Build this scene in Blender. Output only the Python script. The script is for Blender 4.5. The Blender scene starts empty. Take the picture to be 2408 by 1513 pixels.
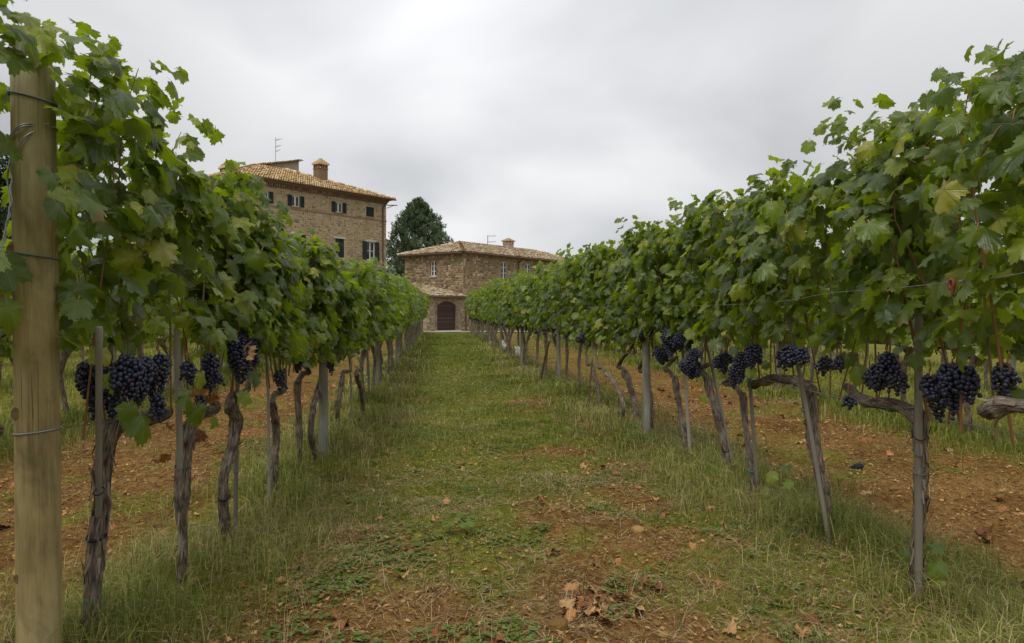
import bpy, math, random
import numpy as np
from mathutils import Matrix, Vector

random.seed(7)
rng = np.random.default_rng(7)
scene = bpy.context.scene
COL = scene.collection

# ------------------------------------------------------------------ camera
F_PX, CX, HY, EYE = 1685.0, 1204.0, 730.0, 1.12       # calibration of the photograph (2408 px wide view)
YAW = math.atan((1204 - 1040) / F_PX)
SY, CY = math.sin(YAW), math.cos(YAW)
cam_d = bpy.data.cameras.new('camera')
cam_d.sensor_width = 36.0
cam_d.lens = F_PX / 2408 * 36
cam_d.shift_y = -26.5 / 2408
cam_d.clip_end = 5000
cam = bpy.data.objects.new('camera', cam_d)
cam.location = (0, 0, EYE)
cam.rotation_euler = (math.radians(90), 0, -YAW)
COL.objects.link(cam)
scene.camera = cam

# ------------------------------------------------------------------ sky and sun
SUN_EL, SUN_AZ = math.radians(58), math.radians(205)     # azimuth from +Y, clockwise
world = bpy.data.worlds.new('World')
scene.world = world
world.use_nodes = True
nt = world.node_tree
nt.nodes.clear()
N = nt.nodes.new
L = nt.links.new
out = N('ShaderNodeOutputWorld')
bg = N('ShaderNodeBackground')
bg.inputs['Strength'].default_value = 0.1
sky = N('ShaderNodeTexSky')
sky.sky_type = 'NISHITA'
sky.sun_disc = False
sky.sun_elevation = SUN_EL
sky.sun_rotation = SUN_AZ
tc = N('ShaderNodeTexCoord')
sep = N('ShaderNodeSeparateXYZ')
L(tc.outputs['Generated'], sep.inputs[0])
zc = N('ShaderNodeMath'); zc.operation = 'MAXIMUM'; zc.inputs[1].default_value = 0.0
L(sep.outputs['Z'], zc.inputs[0])
zo = N('ShaderNodeMath'); zo.operation = 'ADD'; zo.inputs[1].default_value = 0.55
L(zc.outputs[0], zo.inputs[0])
dx = N('ShaderNodeMath'); dx.operation = 'DIVIDE'
dy = N('ShaderNodeMath'); dy.operation = 'DIVIDE'
L(sep.outputs['X'], dx.inputs[0]); L(zo.outputs[0], dx.inputs[1])
L(sep.outputs['Y'], dy.inputs[0]); L(zo.outputs[0], dy.inputs[1])
cmb = N('ShaderNodeCombineXYZ')
L(dx.outputs[0], cmb.inputs[0]); L(dy.outputs[0], cmb.inputs[1])
cmb.inputs[2].default_value = 3.2
n1 = N('ShaderNodeTexNoise'); n1.inputs['Scale'].default_value = 2.1; n1.inputs['Detail'].default_value = 4; n1.inputs['Roughness'].default_value = 0.42
n1.inputs['Distortion'].default_value = 0.3
L(cmb.outputs[0], n1.inputs['Vector'])
ramp = N('ShaderNodeValToRGB')
ramp.color_ramp.elements[0].position = 0.39; ramp.color_ramp.elements[0].color = (4.05, 4.1, 4.2, 1)
ramp.color_ramp.elements[1].position = 0.62; ramp.color_ramp.elements[1].color = (5.9, 5.9, 5.95, 1)
L(n1.outputs['Fac'], ramp.inputs[0])
# thinner cloud (brighter) in one broad part of the overcast, and a brighter horizon
dot = N('ShaderNodeVectorMath'); dot.operation = 'DOT_PRODUCT'
bd = Vector((0.0 + (1150 - CX) / F_PX * CY + SY, CY - (1150 - CX) / F_PX * SY, 0.28)).normalized()
dot.inputs[1].default_value = bd
L(tc.outputs['Generated'], dot.inputs[0])
mr = N('ShaderNodeMapRange'); mr.inputs['From Min'].default_value = 0.90; mr.inputs['From Max'].default_value = 1.0
mr.inputs['To Min'].default_value = 0.92; mr.inputs['To Max'].default_value = 1.28; mr.interpolation_type = 'SMOOTHSTEP'
L(dot.outputs['Value'], mr.inputs['Value'])
mul = N('ShaderNodeVectorMath'); mul.operation = 'SCALE'
L(ramp.outputs['Color'], mul.inputs[0]); L(mr.outputs[0], mul.inputs['Scale'])
zen = N('ShaderNodeMapRange'); zen.inputs['From Min'].default_value = 0.22; zen.inputs['From Max'].default_value = 1.0
zen.inputs['To Min'].default_value = 1.0; zen.inputs['To Max'].default_value = 2.3
L(zc.outputs[0], zen.inputs['Value'])
mul2 = N('ShaderNodeVectorMath'); mul2.operation = 'SCALE'
L(mul.outputs[0], mul2.inputs[0]); L(zen.outputs[0], mul2.inputs['Scale'])
mx = N('ShaderNodeMix'); mx.data_type = 'RGBA'; mx.inputs[0].default_value = 0.94
L(sky.outputs['Color'], mx.inputs[6]); L(mul2.outputs[0], mx.inputs[7])
L(mx.outputs[2], bg.inputs['Color'])
L(bg.outputs[0], out.inputs['Surface'])

sd = bpy.data.lights.new('sun', 'SUN')
sd.energy = 1.5
sd.angle = math.radians(25)
sd.color = (1.0, 0.95, 0.87)
so = bpy.data.objects.new('sun', sd)
sdir = Vector((math.sin(SUN_AZ) * math.cos(SUN_EL), math.cos(SUN_AZ) * math.cos(SUN_EL), math.sin(SUN_EL)))
so.rotation_euler = sdir.to_track_quat('Z', 'Y').to_euler()
so.location = (0, 0, 40)
COL.objects.link(so)

scene.view_settings.view_transform = 'Standard'
scene.view_settings.look = 'None'
scene.view_settings.exposure = 0.3
scene.view_settings.gamma = 1.0
scene.view_settings.use_curve_mapping = False
scene.render.engine = 'CYCLES'
try:
    scene.cycles.max_bounces = 8
    scene.cycles.diffuse_bounces = 6
    scene.cycles.transparent_max_bounces = 4
    scene.cycles.caustics_reflective = False
    scene.cycles.caustics_refractive = False
except Exception:
    pass

# ------------------------------------------------------------------ projection helpers (places measured in the photograph)
RIGHT = np.array([CY, -SY, 0.0]); FWD = np.array([SY, CY, 0.0]); UP = np.array([0, 0, 1.0]); EYEP = np.array([0, 0, EYE])
def ray(px, py):
    return RIGHT * (px - CX) / F_PX + FWD + UP * (HY - py) / F_PX
def on_ground(px, py, z=0.0):
    d = ray(px, py); t = (z - EYE) / d[2]
    return EYEP + d * t
def on_plane(px, py, p0, n):
    d = ray(px, py); t = np.dot(np.asarray(p0) - EYEP, n) / np.dot(d, n)
    return EYEP + d * t
def on_row(px, py, X):
    return on_plane(px, py, (X, 0, 0), np.array([1.0, 0, 0]))
def cam2world(xc, z):
    return np.array([xc * CY + z * SY, -xc * SY + z * CY])
def depth_of(p):
    return float(np.dot(np.asarray(p) - EYEP, FWD))

# ------------------------------------------------------------------ mesh / object helpers
def new_mesh(name, V, F, mats=(), uv=None, attrs=None, smooth=True, midx=None):
    """F: array or list of arrays (each n x k)."""
    V = np.asarray(V, dtype=np.float32).reshape(-1, 3)
    Fl = F if isinstance(F, list) else [F]
    Fl = [np.asarray(f, dtype=np.int32) for f in Fl if len(f)]
    me = bpy.data.meshes.new(name)
    me.vertices.add(len(V)); me.vertices.foreach_set('co', V.ravel())
    loops = np.concatenate([f.ravel() for f in Fl])
    totals = np.concatenate([np.full(len(f), f.shape[1], dtype=np.int32) for f in Fl])
    starts = np.concatenate([[0], np.cumsum(totals)[:-1]]).astype(np.int32)
    me.loops.add(len(loops)); me.loops.foreach_set('vertex_index', loops)
    me.polygons.add(len(totals)); me.polygons.foreach_set('loop_start', starts); me.polygons.foreach_set('loop_total', totals)
    for m in mats: me.materials.append(m)
    if midx is not None: me.polygons.foreach_set('material_index', np.asarray(midx, dtype=np.int32))
    me.polygons.foreach_set('use_smooth', np.full(len(totals), bool(smooth)))
    if uv is not None:
        ul = me.uv_layers.new(name='UVMap')
        ul.data.foreach_set('uv', np.asarray(uv, dtype=np.float32)[loops].ravel())
    for k, a in (attrs or {}).items():
        at = me.attributes.new(k, 'FLOAT', 'POINT'); at.data.foreach_set('value', np.asarray(a, dtype=np.float32))
    me.update(calc_edges=True)
    return me

def link(name, me, parent=None, loc=None, mat=None, label=None, cat=None, group=None, kind=None):
    o = bpy.data.objects.new(name, me)
    COL.objects.link(o)
    if parent is not None: o.parent = parent
    if mat is not None: o.matrix_local = mat
    elif loc is not None: o.location = loc
    if label: o['label'] = label
    if cat: o['category'] = cat
    if group: o['group'] = group
    if kind: o['kind'] = kind
    return o
def empty(name, loc, rotz=0, **k):
    o = link(name, None, None, loc, **k)
    o.rotation_euler = (0, 0, rotz); o.empty_display_size = 0.2
    return o

class MB:
    """collects boxes / prisms / arbitrary polygons into one mesh"""
    def __init__(s): s.V = []; s.F = {}; s.n = 0; s.R = []
    def add(s, V, F, r=None):
        V = np.asarray(V, float).reshape(-1, 3)
        for f in F: s.F.setdefault(len(f), []).append([i + s.n for i in f])
        s.V.append(V); s.n += len(V)
        s.R.append(np.full(len(V), random.random() if r is None else r))
    def box(s, x0, x1, y0, y1, z0, z1, r=None):
        s.add([(x0,y0,z0),(x1,y0,z0),(x1,y1,z0),(x0,y1,z0),(x0,y0,z1),(x1,y0,z1),(x1,y1,z1),(x0,y1,z1)],
              [(0,3,2,1),(4,5,6,7),(0,1,5,4),(1,2,6,5),(2,3,7,6),(3,0,4,7)], r)
    def bar(s, p, q, w, n=6):
        V, F = tube_np(np.array([p, q]), [w, w], n, None)[:2]
        s.add(V, [tuple(f) for f in F] + [tuple(range(n))[::-1], tuple(range(n, 2*n))])
    def mesh(s, name, mats, smooth=False):
        return new_mesh(name, np.concatenate(s.V), [np.array(v) for v in s.F.values()], mats, attrs={'rnd': np.concatenate(s.R)}, smooth=smooth)

def catmull(P, n):
    P = np.asarray(P, float)
    if len(P) == 2: return P[0] + (P[1] - P[0]) * np.linspace(0, 1, n)[:, None]
    Q = np.vstack([2*P[0]-P[1], P, 2*P[-1]-P[-2]])
    t = np.linspace(0, len(P)-1-1e-6, n); i = t.astype(int); f = (t-i)[:, None]
    a, b, c, d = Q[i], Q[i+1], Q[i+2], Q[i+3]
    return .5*((2*b)+(-a+c)*f+(2*a-5*b+4*c-d)*f**2+(-a+3*b-3*c+d)*f**3)

def tube_np(P, R, nseg, disp=None, closed=False):
    """P n x 3, R n; disp(theta, s) -> multiplier"""
    P = np.asarray(P, float); R = np.asarray(R, float)
    n = len(P)
    T = np.gradient(P, axis=0); T /= np.linalg.norm(T, axis=1)[:, None] + 1e-9
    ref = np.array([1.0, 0, 0]) if abs(T[0][0]) < .8 else np.array([0, 1.0, 0])
    A = np.zeros_like(P); B = np.zeros_like(P)
    a = ref
    for i in range(n):
        a = a - T[i]*np.dot(a, T[i]); a /= np.linalg.norm(a) + 1e-9
        A[i] = a; B[i] = np.cross(T[i], a)
    s = np.concatenate([[0], np.cumsum(np.linalg.norm(np.diff(P, axis=0), axis=1))])
    th = np.arange(nseg)/nseg*2*np.pi
    TH, S = np.meshgrid(th, s)
    m = np.ones_like(TH) if disp is None else disp(TH, S)
    rr = R[:, None]*m
    V = P[:, None, :] + rr[..., None]*(np.cos(TH)[..., None]*A[:, None, :] + np.sin(TH)[..., None]*B[:, None, :])
    idx = np.arange(n*nseg).reshape(n, nseg)
    q = np.stack([idx[:-1], np.roll(idx, -1, 1)[:-1], np.roll(idx, -1, 1)[1:], idx[1:]], -1).reshape(-1, 4)
    uv = np.stack([TH/(2*np.pi), S], -1).reshape(-1, 2)
    return V.reshape(-1, 3), q, uv

# value noise
def _hash(ix, iy, seed):
    h = (ix.astype(np.int64)*374761393 + iy.astype(np.int64)*668265263 + seed*1274126177) & 0x7fffffff
    h = ((h ^ (h >> 13))*1103515245 + 12345) & 0x7fffffff
    h = ((h ^ (h >> 15))*1911520717) & 0x7fffffff
    return (h & 0xffff)/65535.0
def vnoise(x, y, seed=0):
    x = np.asarray(x, float); y = np.asarray(y, float)
    ix = np.floor(x); iy = np.floor(y); fx = x-ix; fy = y-iy
    fx = fx*fx*(3-2*fx); fy = fy*fy*(3-2*fy)
    a = _hash(ix, iy, seed); b = _hash(ix+1, iy, seed); c = _hash(ix, iy+1, seed); d = _hash(ix+1, iy+1, seed)
    return (a*(1-fx)+b*fx)*(1-fy)+(c*(1-fx)+d*fx)*fy
def fbm(x, y, seed=0, oct=4):
    s = 0; a = .5; t = 0
    for i in range(oct):
        s = s + a*vnoise(x*2**i, y*2**i, seed+i*17); t += a; a *= .5
    return s/t
def sstep(a, b, x):
    t = np.clip((x-a)/(b-a), 0, 1); return t*t*(3-2*t)

# ------------------------------------------------------------------ materials
def principled(name, color=(.5,.5,.5), rough=.8, spec=.3):
    m = bpy.data.materials.new(name); m.use_nodes = True
    t = m.node_tree; b = t.nodes['Principled BSDF']
    b.inputs['Base Color'].default_value = (*color, 1); b.inputs['Roughness'].default_value = rough
    b.inputs['Specular IOR Level'].default_value = spec
    return m, t, b
def ramp_node(t, stops):
    r = t.nodes.new('ShaderNodeValToRGB'); e = r.color_ramp.elements
    while len(e) < len(stops): e.new(0.5)
    for el, (p, c) in zip(e, stops): el.position = p; el.color = (*c, 1)
    return r
def noise_node(t, scale, vec=None, detail=4, rough=.55, dist=0):
    n = t.nodes.new('ShaderNodeTexNoise'); n.inputs['Scale'].default_value = scale; n.inputs['Detail'].default_value = detail
    n.inputs['Roughness'].default_value = rough; n.inputs['Distortion'].default_value = dist
    if vec is not None: t.links.new(vec, n.inputs['Vector'])
    return n
def coord(t, kind='Object', scale=(1,1,1)):
    c = t.nodes.new('ShaderNodeTexCoord'); mp = t.nodes.new('ShaderNodeMapping'); mp.inputs['Scale'].default_value = scale
    t.links.new(c.outputs[kind], mp.inputs[0]); return mp.outputs[0]
def worldpos(t, scale=(1,1,1)):
    g = t.nodes.new('ShaderNodeNewGeometry'); mp = t.nodes.new('ShaderNodeMapping'); mp.inputs['Scale'].default_value = scale
    t.links.new(g.outputs['Position'], mp.inputs[0]); return mp.outputs[0]
def math_node(t, op, a, b=None, c=None, clamp=False):
    n = t.nodes.new('ShaderNodeMath'); n.operation = op; n.use_clamp = clamp
    for i, v in enumerate((a, b, c)):
        if v is None: continue
        if isinstance(v, (int, float)): n.inputs[i].default_value = v
        else: t.links.new(v, n.inputs[i])
    return n.outputs[0]
def mix_col(t, fac, a, b, mode='MIX'):
    n = t.nodes.new('ShaderNodeMix'); n.data_type = 'RGBA'; n.blend_type = mode
    for s, v in ((0, fac), (6, a), (7, b)):
        if isinstance(v, (int, float)): n.inputs[s].default_value = v
        elif isinstance(v, tuple): n.inputs[s].default_value = (*v, 1)
        else: t.links.new(v, n.inputs[s])
    return n.outputs[2]
def bump(t, b, h, strength=.5, dist=.01):
    n = t.nodes.new('ShaderNodeBump'); n.inputs['Strength'].default_value = strength; n.inputs['Distance'].default_value = dist
    t.links.new(h, n.inputs['Height']); t.links.new(n.outputs[0], b.inputs['Normal'])
def rnd_value(t):
    """per piece random number: mesh attribute 'rnd' + object random"""
    a = t.nodes.new('ShaderNodeAttribute'); a.attribute_name = 'rnd'
    o = t.nodes.new('ShaderNodeObjectInfo')
    return math_node(t, 'FRACT', math_node(t, 'ADD', a.outputs['Fac'], o.outputs['Random']))

def varied(name, stops, rough=.85, nscale=8, namp=.35, bstr=.3, bdist=.01, spec=.3, stretch=(1,1,1), kind='Object', bscale=None):
    """colour from the piece's random number, mottled by noise"""
    m, t, b = principled(name, rough=rough, spec=spec)
    r = rnd_value(t)
    v = coord(t, kind, stretch)
    n = noise_node(t, nscale, v, 5)
    f = math_node(t, 'MULTIPLY_ADD', math_node(t, 'SUBTRACT', n.outputs['Fac'], .5), namp*2, r)
    rp = ramp_node(t, stops); t.links.new(f, rp.inputs[0])
    t.links.new(rp.outputs[0], b.inputs['Base Color'])
    n2 = noise_node(t, bscale or nscale*3, v, 4)
    bump(t, b, n2.outputs['Fac'], bstr, bdist)
    return m

def make_leaf_mat(name, upper, under, trans, veins=True):
    m, t, b = principled(name, rough=.42, spec=.5)
    r = rnd_value(t)
    rp = ramp_node(t, upper); t.links.new(r, rp.inputs[0])
    v = coord(t, 'UV')
    n = noise_node(t, 5, v, 3)
    col = mix_col(t, math_node(t, 'MULTIPLY', math_node(t, 'SUBTRACT', n.outputs['Fac'], .45, clamp=True), 1.2), rp.outputs[0], (.075, .095, .010))
    if veins:
        s = t.nodes.new('ShaderNodeSeparateXYZ'); t.links.new(v, s.inputs[0])
        ang = math_node(t, 'ABSOLUTE', math_node(t, 'ARCTAN2', s.outputs[0], s.outputs[1]))
        rad = math_node(t, 'POWER', math_node(t, 'ADD', math_node(t, 'MULTIPLY', s.outputs[0], s.outputs[0]), math_node(t, 'MULTIPLY', s.outputs[1], s.outputs[1])), .5)
        dmin = None
        for a in (0, .84, 1.8):
            d = math_node(t, 'MULTIPLY', math_node(t, 'ABSOLUTE', math_node(t, 'SINE', math_node(t, 'SUBTRACT', ang, a))), rad)
            dmin = d if dmin is None else math_node(t, 'MINIMUM', dmin, d)
        mask = math_node(t, 'SUBTRACT', 1.0, math_node(t, 'MULTIPLY', dmin, 38), clamp=True)
        col = mix_col(t, math_node(t, 'MULTIPLY', mask, .6), col, (.19, .21, .06))
        n9 = noise_node(t, 13, v, 3)
        hh = math_node(t, 'ADD', math_node(t, 'MULTIPLY', n9.outputs['Fac'], .8), math_node(t, 'SUBTRACT', n.outputs['Fac'], mask))
        bump(t, b, hh, .35, .006)
    sm = t.nodes.new('ShaderNodeSeparateXYZ'); t.links.new(v, sm.inputs[0])
    r2 = math_node(t, 'ADD', math_node(t, 'MULTIPLY', sm.outputs[0], sm.outputs[0]), math_node(t, 'MULTIPLY', sm.outputs[1], sm.outputs[1]))
    old = math_node(t, 'FRACT', math_node(t, 'MULTIPLY', r, 37.7))
    ed = math_node(t, 'ADD', math_node(t, 'MULTIPLY', r2, .8), math_node(t, 'MULTIPLY_ADD', old, .75, math_node(t, 'MULTIPLY_ADD', n.outputs['Fac'], 1.4, -1.75)))
    ed = math_node(t, 'MULTIPLY', ed, 4.0, clamp=True)
    col = mix_col(t, math_node(t, 'MULTIPLY', ed, .85), col, (.16, .085, .022))
    geo = t.nodes.new('ShaderNodeNewGeometry')
    col2 = mix_col(t, geo.outputs['Backfacing'], col, under)
    t.links.new(col2, b.inputs['Base Color'])
    t.links.new(math_node(t, 'MULTIPLY_ADD', geo.outputs['Backfacing'], .38, .31), b.inputs['Roughness'])
    tr = t.nodes.new('ShaderNodeBsdfTranslucent')
    tcol = ramp_node(t, [(0, trans), (1, tuple(c*1.5 for c in trans))]); t.links.new(r, tcol.inputs[0]); t.links.new(tcol.outputs[0], tr.inputs[0])
    ad = t.nodes.new('ShaderNodeMixShader'); ad.inputs[0].default_value = .37
    t.links.new(b.outputs[0], ad.inputs[1]); t.links.new(tr.outputs[0], ad.inputs[2])
    t.links.new(ad.outputs[0], t.nodes['Material Output'].inputs['Surface'])
    return m

M = {}
LEAF_STOPS = [(0, (0.030, 0.057, 0.007)), (.3, (0.048, 0.087, 0.010)), (.55, (0.080, 0.130, 0.011)), (.78, (0.134, 0.189, 0.015)), (.92, (0.221, 0.260, 0.022)), (1, (0.342, 0.315, 0.039))]
M['leaf'] = make_leaf_mat('vine_leaf', LEAF_STOPS, (.14, .185, .060), (.30, .41, .010))
M['leaf_far'] = make_leaf_mat('vine_leaf_plain', LEAF_STOPS, (.14, .185, .060), (.30, .41, .010), veins=False)
M['dry_leaf'] = varied('dry_leaf', [(0, (0.141, 0.052, 0.018)), (.4, (0.323, 0.142, 0.047)), (.7, (0.452, 0.228, 0.080)), (1, (0.388, 0.248, 0.108))], rough=.7, nscale=14, namp=.3, bstr=.4, bdist=.004)
M['petiole'], _, _ = principled('petiole', (.22, .14, .06), .6)
M['cane'] = varied('cane', [(0, (.15, .06, .025)), (.5, (.25, .11, .045)), (1, (.20, .14, .05))], rough=.6, nscale=30, namp=.25, bstr=.2, bdist=.002)

def make_bark():
    m, t, b = principled('vine_bark', rough=.95, spec=.15)
    v = coord(t, 'UV', (9, 7, 1)); v2 = coord(t, 'Object')
    n = noise_node(t, 3.0, v, 6, .65, .4); n2 = noise_node(t, 11, v2, 3)
    f = math_node(t, 'MULTIPLY_ADD', n2.outputs['Fac'], .35, math_node(t, 'MULTIPLY', n.outputs['Fac'], .8))
    rp = ramp_node(t, [(.40, (0.032, 0.024, 0.018)), (.51, (0.155, 0.118, 0.086)), (.62, (0.336, 0.273, 0.207)), (.74, (0.564, 0.480, 0.386))]); t.links.new(f, rp.inputs[0])
    t.links.new(rp.outputs[0], b.inputs['Base Color'])
    bump(t, b, n.outputs['Fac'], 1.0, .03)
    return m
M['bark'] = make_bark()

def make_wood(name, stops, su=5, sv=1.2, streak=.4, rough=.8):
    m, t, b = principled(name, rough=rough, spec=.25)
    v = coord(t, 'UV', (su, sv, 1))
    n = noise_node(t, 3.2, v, 6, .6, .8)
    v2 = coord(t, 'UV', (1.6, 2.2, 1)); n2 = noise_node(t, 1.6, v2, 4, .6)
    f = math_node(t, 'ADD', math_node(t, 'MULTIPLY', n.outputs['Fac'], streak*1.5), math_node(t, 'MULTIPLY', n2.outputs['Fac'], 1-streak*.5))
    f = math_node(t, 'SUBTRACT', f, .2)
    rp = ramp_node(t, stops); t.links.new(f, rp.inputs[0])
    t.links.new(rp.outputs[0], b.inputs['Base Color'])
    bump(t, b, n.outputs['Fac'], .35, .004)
    return m
M['post'] = make_wood('post_wood', [(.25, (0.082, 0.056, 0.018)), (.40, (0.231, 0.163, 0.055)), (.52, (0.381, 0.287, 0.109)), (.66, (0.484, 0.388, 0.176)), (.85, (0.484, 0.427, 0.249))])
_pt = M['post'].node_tree; _pb = _pt.nodes['Principled BSDF']
_old = _pb.inputs['Base Color'].links[0].from_socket
_cv = coord(_pt, 'UV', (26, .55, 1)); _cn = noise_node(_pt, 2.2, _cv, 3, .6, .3)
_ck = math_node(_pt, 'MULTIPLY', math_node(_pt, 'SUBTRACT', _cn.outputs['Fac'], .635, clamp=True), 14, clamp=True)
_gv = coord(_pt, 'UV', (60, 5, 1)); _gn = noise_node(_pt, 3, _gv, 4, .7)
_su = _pt.nodes.new('ShaderNodeSeparateXYZ'); _pt.links.new(coord(_pt, 'UV'), _su.inputs[0])
_gr = math_node(_pt, 'MULTIPLY', math_node(_pt, 'SUBTRACT', _su.outputs[1], 1.35, clamp=True), 1.1, clamp=True)
_c = mix_col(_pt, math_node(_pt, 'MULTIPLY', _gr, .7), _old, (.32, .31, .23))
_c = mix_col(_pt, .45, _c, mix_col(_pt, _gn.outputs['Fac'], (.08, .058, .022), (.60, .50, .27)))
_sv = coord(_pt, 'UV', (2.2, 2.6, 1)); _sn = noise_node(_pt, 1.9, _sv, 4, .6, .4)
_st = math_node(_pt, 'MULTIPLY', math_node(_pt, 'SUBTRACT', _sn.outputs['Fac'], .54, clamp=True), 6, clamp=True)
_c = mix_col(_pt, math_node(_pt, 'MULTIPLY', _st, .62), _c, (.10, .075, .035))
_c = mix_col(_pt, math_node(_pt, 'MULTIPLY', _ck, .8), _c, (.05, .035, .02))
_pt.links.new(_c, _pb.inputs['Base Color'])
for _l in list(_pb.inputs['Normal'].links): _pt.links.remove(_l)
bump(_pt, _pb, math_node(_pt, 'SUBTRACT', _gn.outputs['Fac'], math_node(_pt, 'MULTIPLY', _ck, 2.0)), .6, .005)
M['post_grey'] = make_wood('grey_wood', [(.2, (.10, .09, .07)), (.5, (.22, .21, .17)), (.8, (.36, .36, .31))], su=4, sv=1.0)
M['knot'] = make_wood('knot_wood', [(.2, (.08, .045, .02)), (.6, (.22, .14, .065)), (.9, (.33, .24, .13))], 3, 8)
M['stake'] = varied('stake', [(0, (.14, .122, .09)), (.5, (.23, .21, .165)), (1, (.31, .29, .24))], rough=.75, nscale=9, namp=.4, stretch=(1,1,.3), bstr=.2, bdist=.002)
M['wire'], _, _ = principled('galvanised_wire', (.30, .31, .32), .45, .5); M['wire'].node_tree.nodes['Principled BSDF'].inputs['Metallic'].default_value = .6
M['old_wire'], _, _ = principled('weathered_wire', (.13, .15, .15), .6, .4)
M['tie'], _, _ = principled('rubber_tie', (.012, .012, .013), .6)
M['tie_green'], _, _ = principled('green_tie', (.02, .16, .11), .5)
M['red'], _, _ = principled('red_plastic', (.24, .05, .035), .5)
M['white_plastic'] = varied('white_plastic', [(0, (.7, .68, .66)), (.62, (.74, .72, .7)), (.66, (.55, .2, .07)), (1, (.6, .25, .1))], rough=.5, nscale=9, namp=.8)

def make_grape():
    m, t, b = principled('grape_skin', rough=.38, spec=.5)
    v = coord(t, 'Object'); r = rnd_value(t)
    g = t.nodes.new('ShaderNodeNewGeometry')
    n = noise_node(t, 90, g.outputs['Position'], 3)
    bl = math_node(t, 'MULTIPLY', n.outputs['Fac'], math_node(t, 'MULTIPLY_ADD', r, .7, .3))
    c = mix_col(t, bl, (.007, .006, .016), (.042, .052, .115))
    rd = math_node(t, 'GREATER_THAN', r, .93)
    c = mix_col(t, math_node(t, 'MULTIPLY', rd, .5), c, (.05, .012, .02))
    t.links.new(c, b.inputs['Base Color'])
    t.links.new(math_node(t, 'MULTIPLY_ADD', bl, .45, .28), b.inputs['Roughness'])
    return m
M['grape'] = make_grape()

GRASS = [(0, (0.082, 0.118, 0.013)), (.3, (0.163, 0.206, 0.025)), (.58, (0.287, 0.303, 0.063)), (.8, (0.477, 0.441, 0.154)), (1, (0.709, 0.605, 0.294))]
def make_grass(name, stops):
    m, t, b = principled(name, rough=.6, spec=.25)
    a = t.nodes.new('ShaderNodeAttribute'); a.attribute_name = 'rnd'
    rp = ramp_node(t, stops); t.links.new(a.outputs['Fac'], rp.inputs[0]); t.links.new(rp.outputs[0], b.inputs['Base Color'])
    tr = t.nodes.new('ShaderNodeBsdfTranslucent'); t.links.new(rp.outputs[0], tr.inputs[0])
    ad = t.nodes.new('ShaderNodeMixShader'); ad.inputs[0].default_value = .3
    t.links.new(b.outputs[0], ad.inputs[1]); t.links.new(tr.outputs[0], ad.inputs[2]); t.links.new(ad.outputs[0], t.nodes['Material Output'].inputs['Surface'])
    return m
M['grass'] = make_grass('grass_blades', GRASS)
M['straw'] = make_grass('straw', [(0, (0.162, 0.100, 0.043)), (.5, (0.343, 0.237, 0.114)), (1, (0.571, 0.466, 0.276))])
M['clover'] = make_grass('clover_leaves', [(0, (0.066, 0.114, 0.017)), (.5, (0.120, 0.186, 0.029)), (1, (0.204, 0.264, 0.060))])

def make_ground():
    m, t, b = principled('soil', rough=.97, spec=.1)
    p = worldpos(t)
    n1 = noise_node(t, 1.3, p, 5, .6); n2 = noise_node(t, 22, p, 6, .7); n3 = noise_node(t, 120, p, 3, .7)
    soil = ramp_node(t, [(.36, (0.069, 0.034, 0.010)), (.5, (0.181, 0.095, 0.030)), (.64, (0.304, 0.175, 0.071))])
    f = math_node(t, 'MULTIPLY_ADD', n2.outputs['Fac'], .6, math_node(t, 'MULTIPLY', n1.outputs['Fac'], .4)); t.links.new(f, soil.inputs[0])
    fine = ramp_node(t, [(.38, (.5, .48, .42)), (.5, (1, 1, 1)), (.64, (1.6, 1.5, 1.35))]); t.links.new(n3.outputs['Fac'], fine.inputs[0])
    c = mix_col(t, 1.0, soil.outputs[0], fine.outputs[0], 'MULTIPLY')
    a = t.nodes.new('ShaderNodeAttribute'); a.attribute_name = 'grassy'
    moss = ramp_node(t, [(.36, (0.066, 0.086, 0.006)), (.5, (0.126, 0.164, 0.013)), (.64, (0.209, 0.241, 0.036))]); t.links.new(n2.outputs['Fac'], moss.inputs[0])
    gm = math_node(t, 'MULTIPLY_ADD', math_node(t, 'SUBTRACT', n2.outputs['Fac'], .5), 1.6, a.outputs['Fac'], clamp=True)
    c = mix_col(t, math_node(t, 'MULTIPLY', gm, .85), c, moss.outputs[0])
    t.links.new(c, b.inputs['Base Color'])
    h = math_node(t, 'ADD', n2.outputs['Fac'], math_node(t, 'MULTIPLY', n3.outputs['Fac'], .35))
    bump(t, b, h, .9, .03)
    return m
M['soil'] = make_ground()
M['gravel'] = varied('gravel', [(0, (.30, .27, .22)), (.5, (.42, .39, .33)), (1, (.52, .49, .43))], nscale=20, namp=.5, bstr=.6, bdist=.02)

STONE_H = [(0, (0.155, 0.114, 0.071)), (.25, (0.241, 0.182, 0.113)), (.55, (0.316, 0.245, 0.153)), (.8, (0.368, 0.291, 0.191)), (1, (0.437, 0.365, 0.259))]
STONE_B = [(0, (0.123, 0.081, 0.044)), (.3, (0.214, 0.142, 0.078)), (.6, (0.287, 0.197, 0.110)), (.85, (0.377, 0.279, 0.176)), (1, (0.520, 0.420, 0.299))]
M['stone_h'] = varied('house_stone', STONE_H, nscale=3, namp=.35, bstr=.6, bdist=.03)
M['stone_b'] = varied('barn_stone', STONE_B, nscale=3, namp=.35, bstr=.7, bdist=.03)
M['mortar_h'] = varied('house_mortar', [(0, (0.269, 0.201, 0.105)), (.5, (0.355, 0.269, 0.148)), (1, (0.408, 0.318, 0.185))], nscale=1.2, namp=.6, bstr=.5, bdist=.03)
M['mortar_b'] = varied('barn_mortar', [(0, (0.157, 0.117, 0.067)), (.5, (0.223, 0.167, 0.098)), (1, (0.277, 0.224, 0.140))], nscale=1.2, namp=.6, bstr=.5, bdist=.03)
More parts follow.
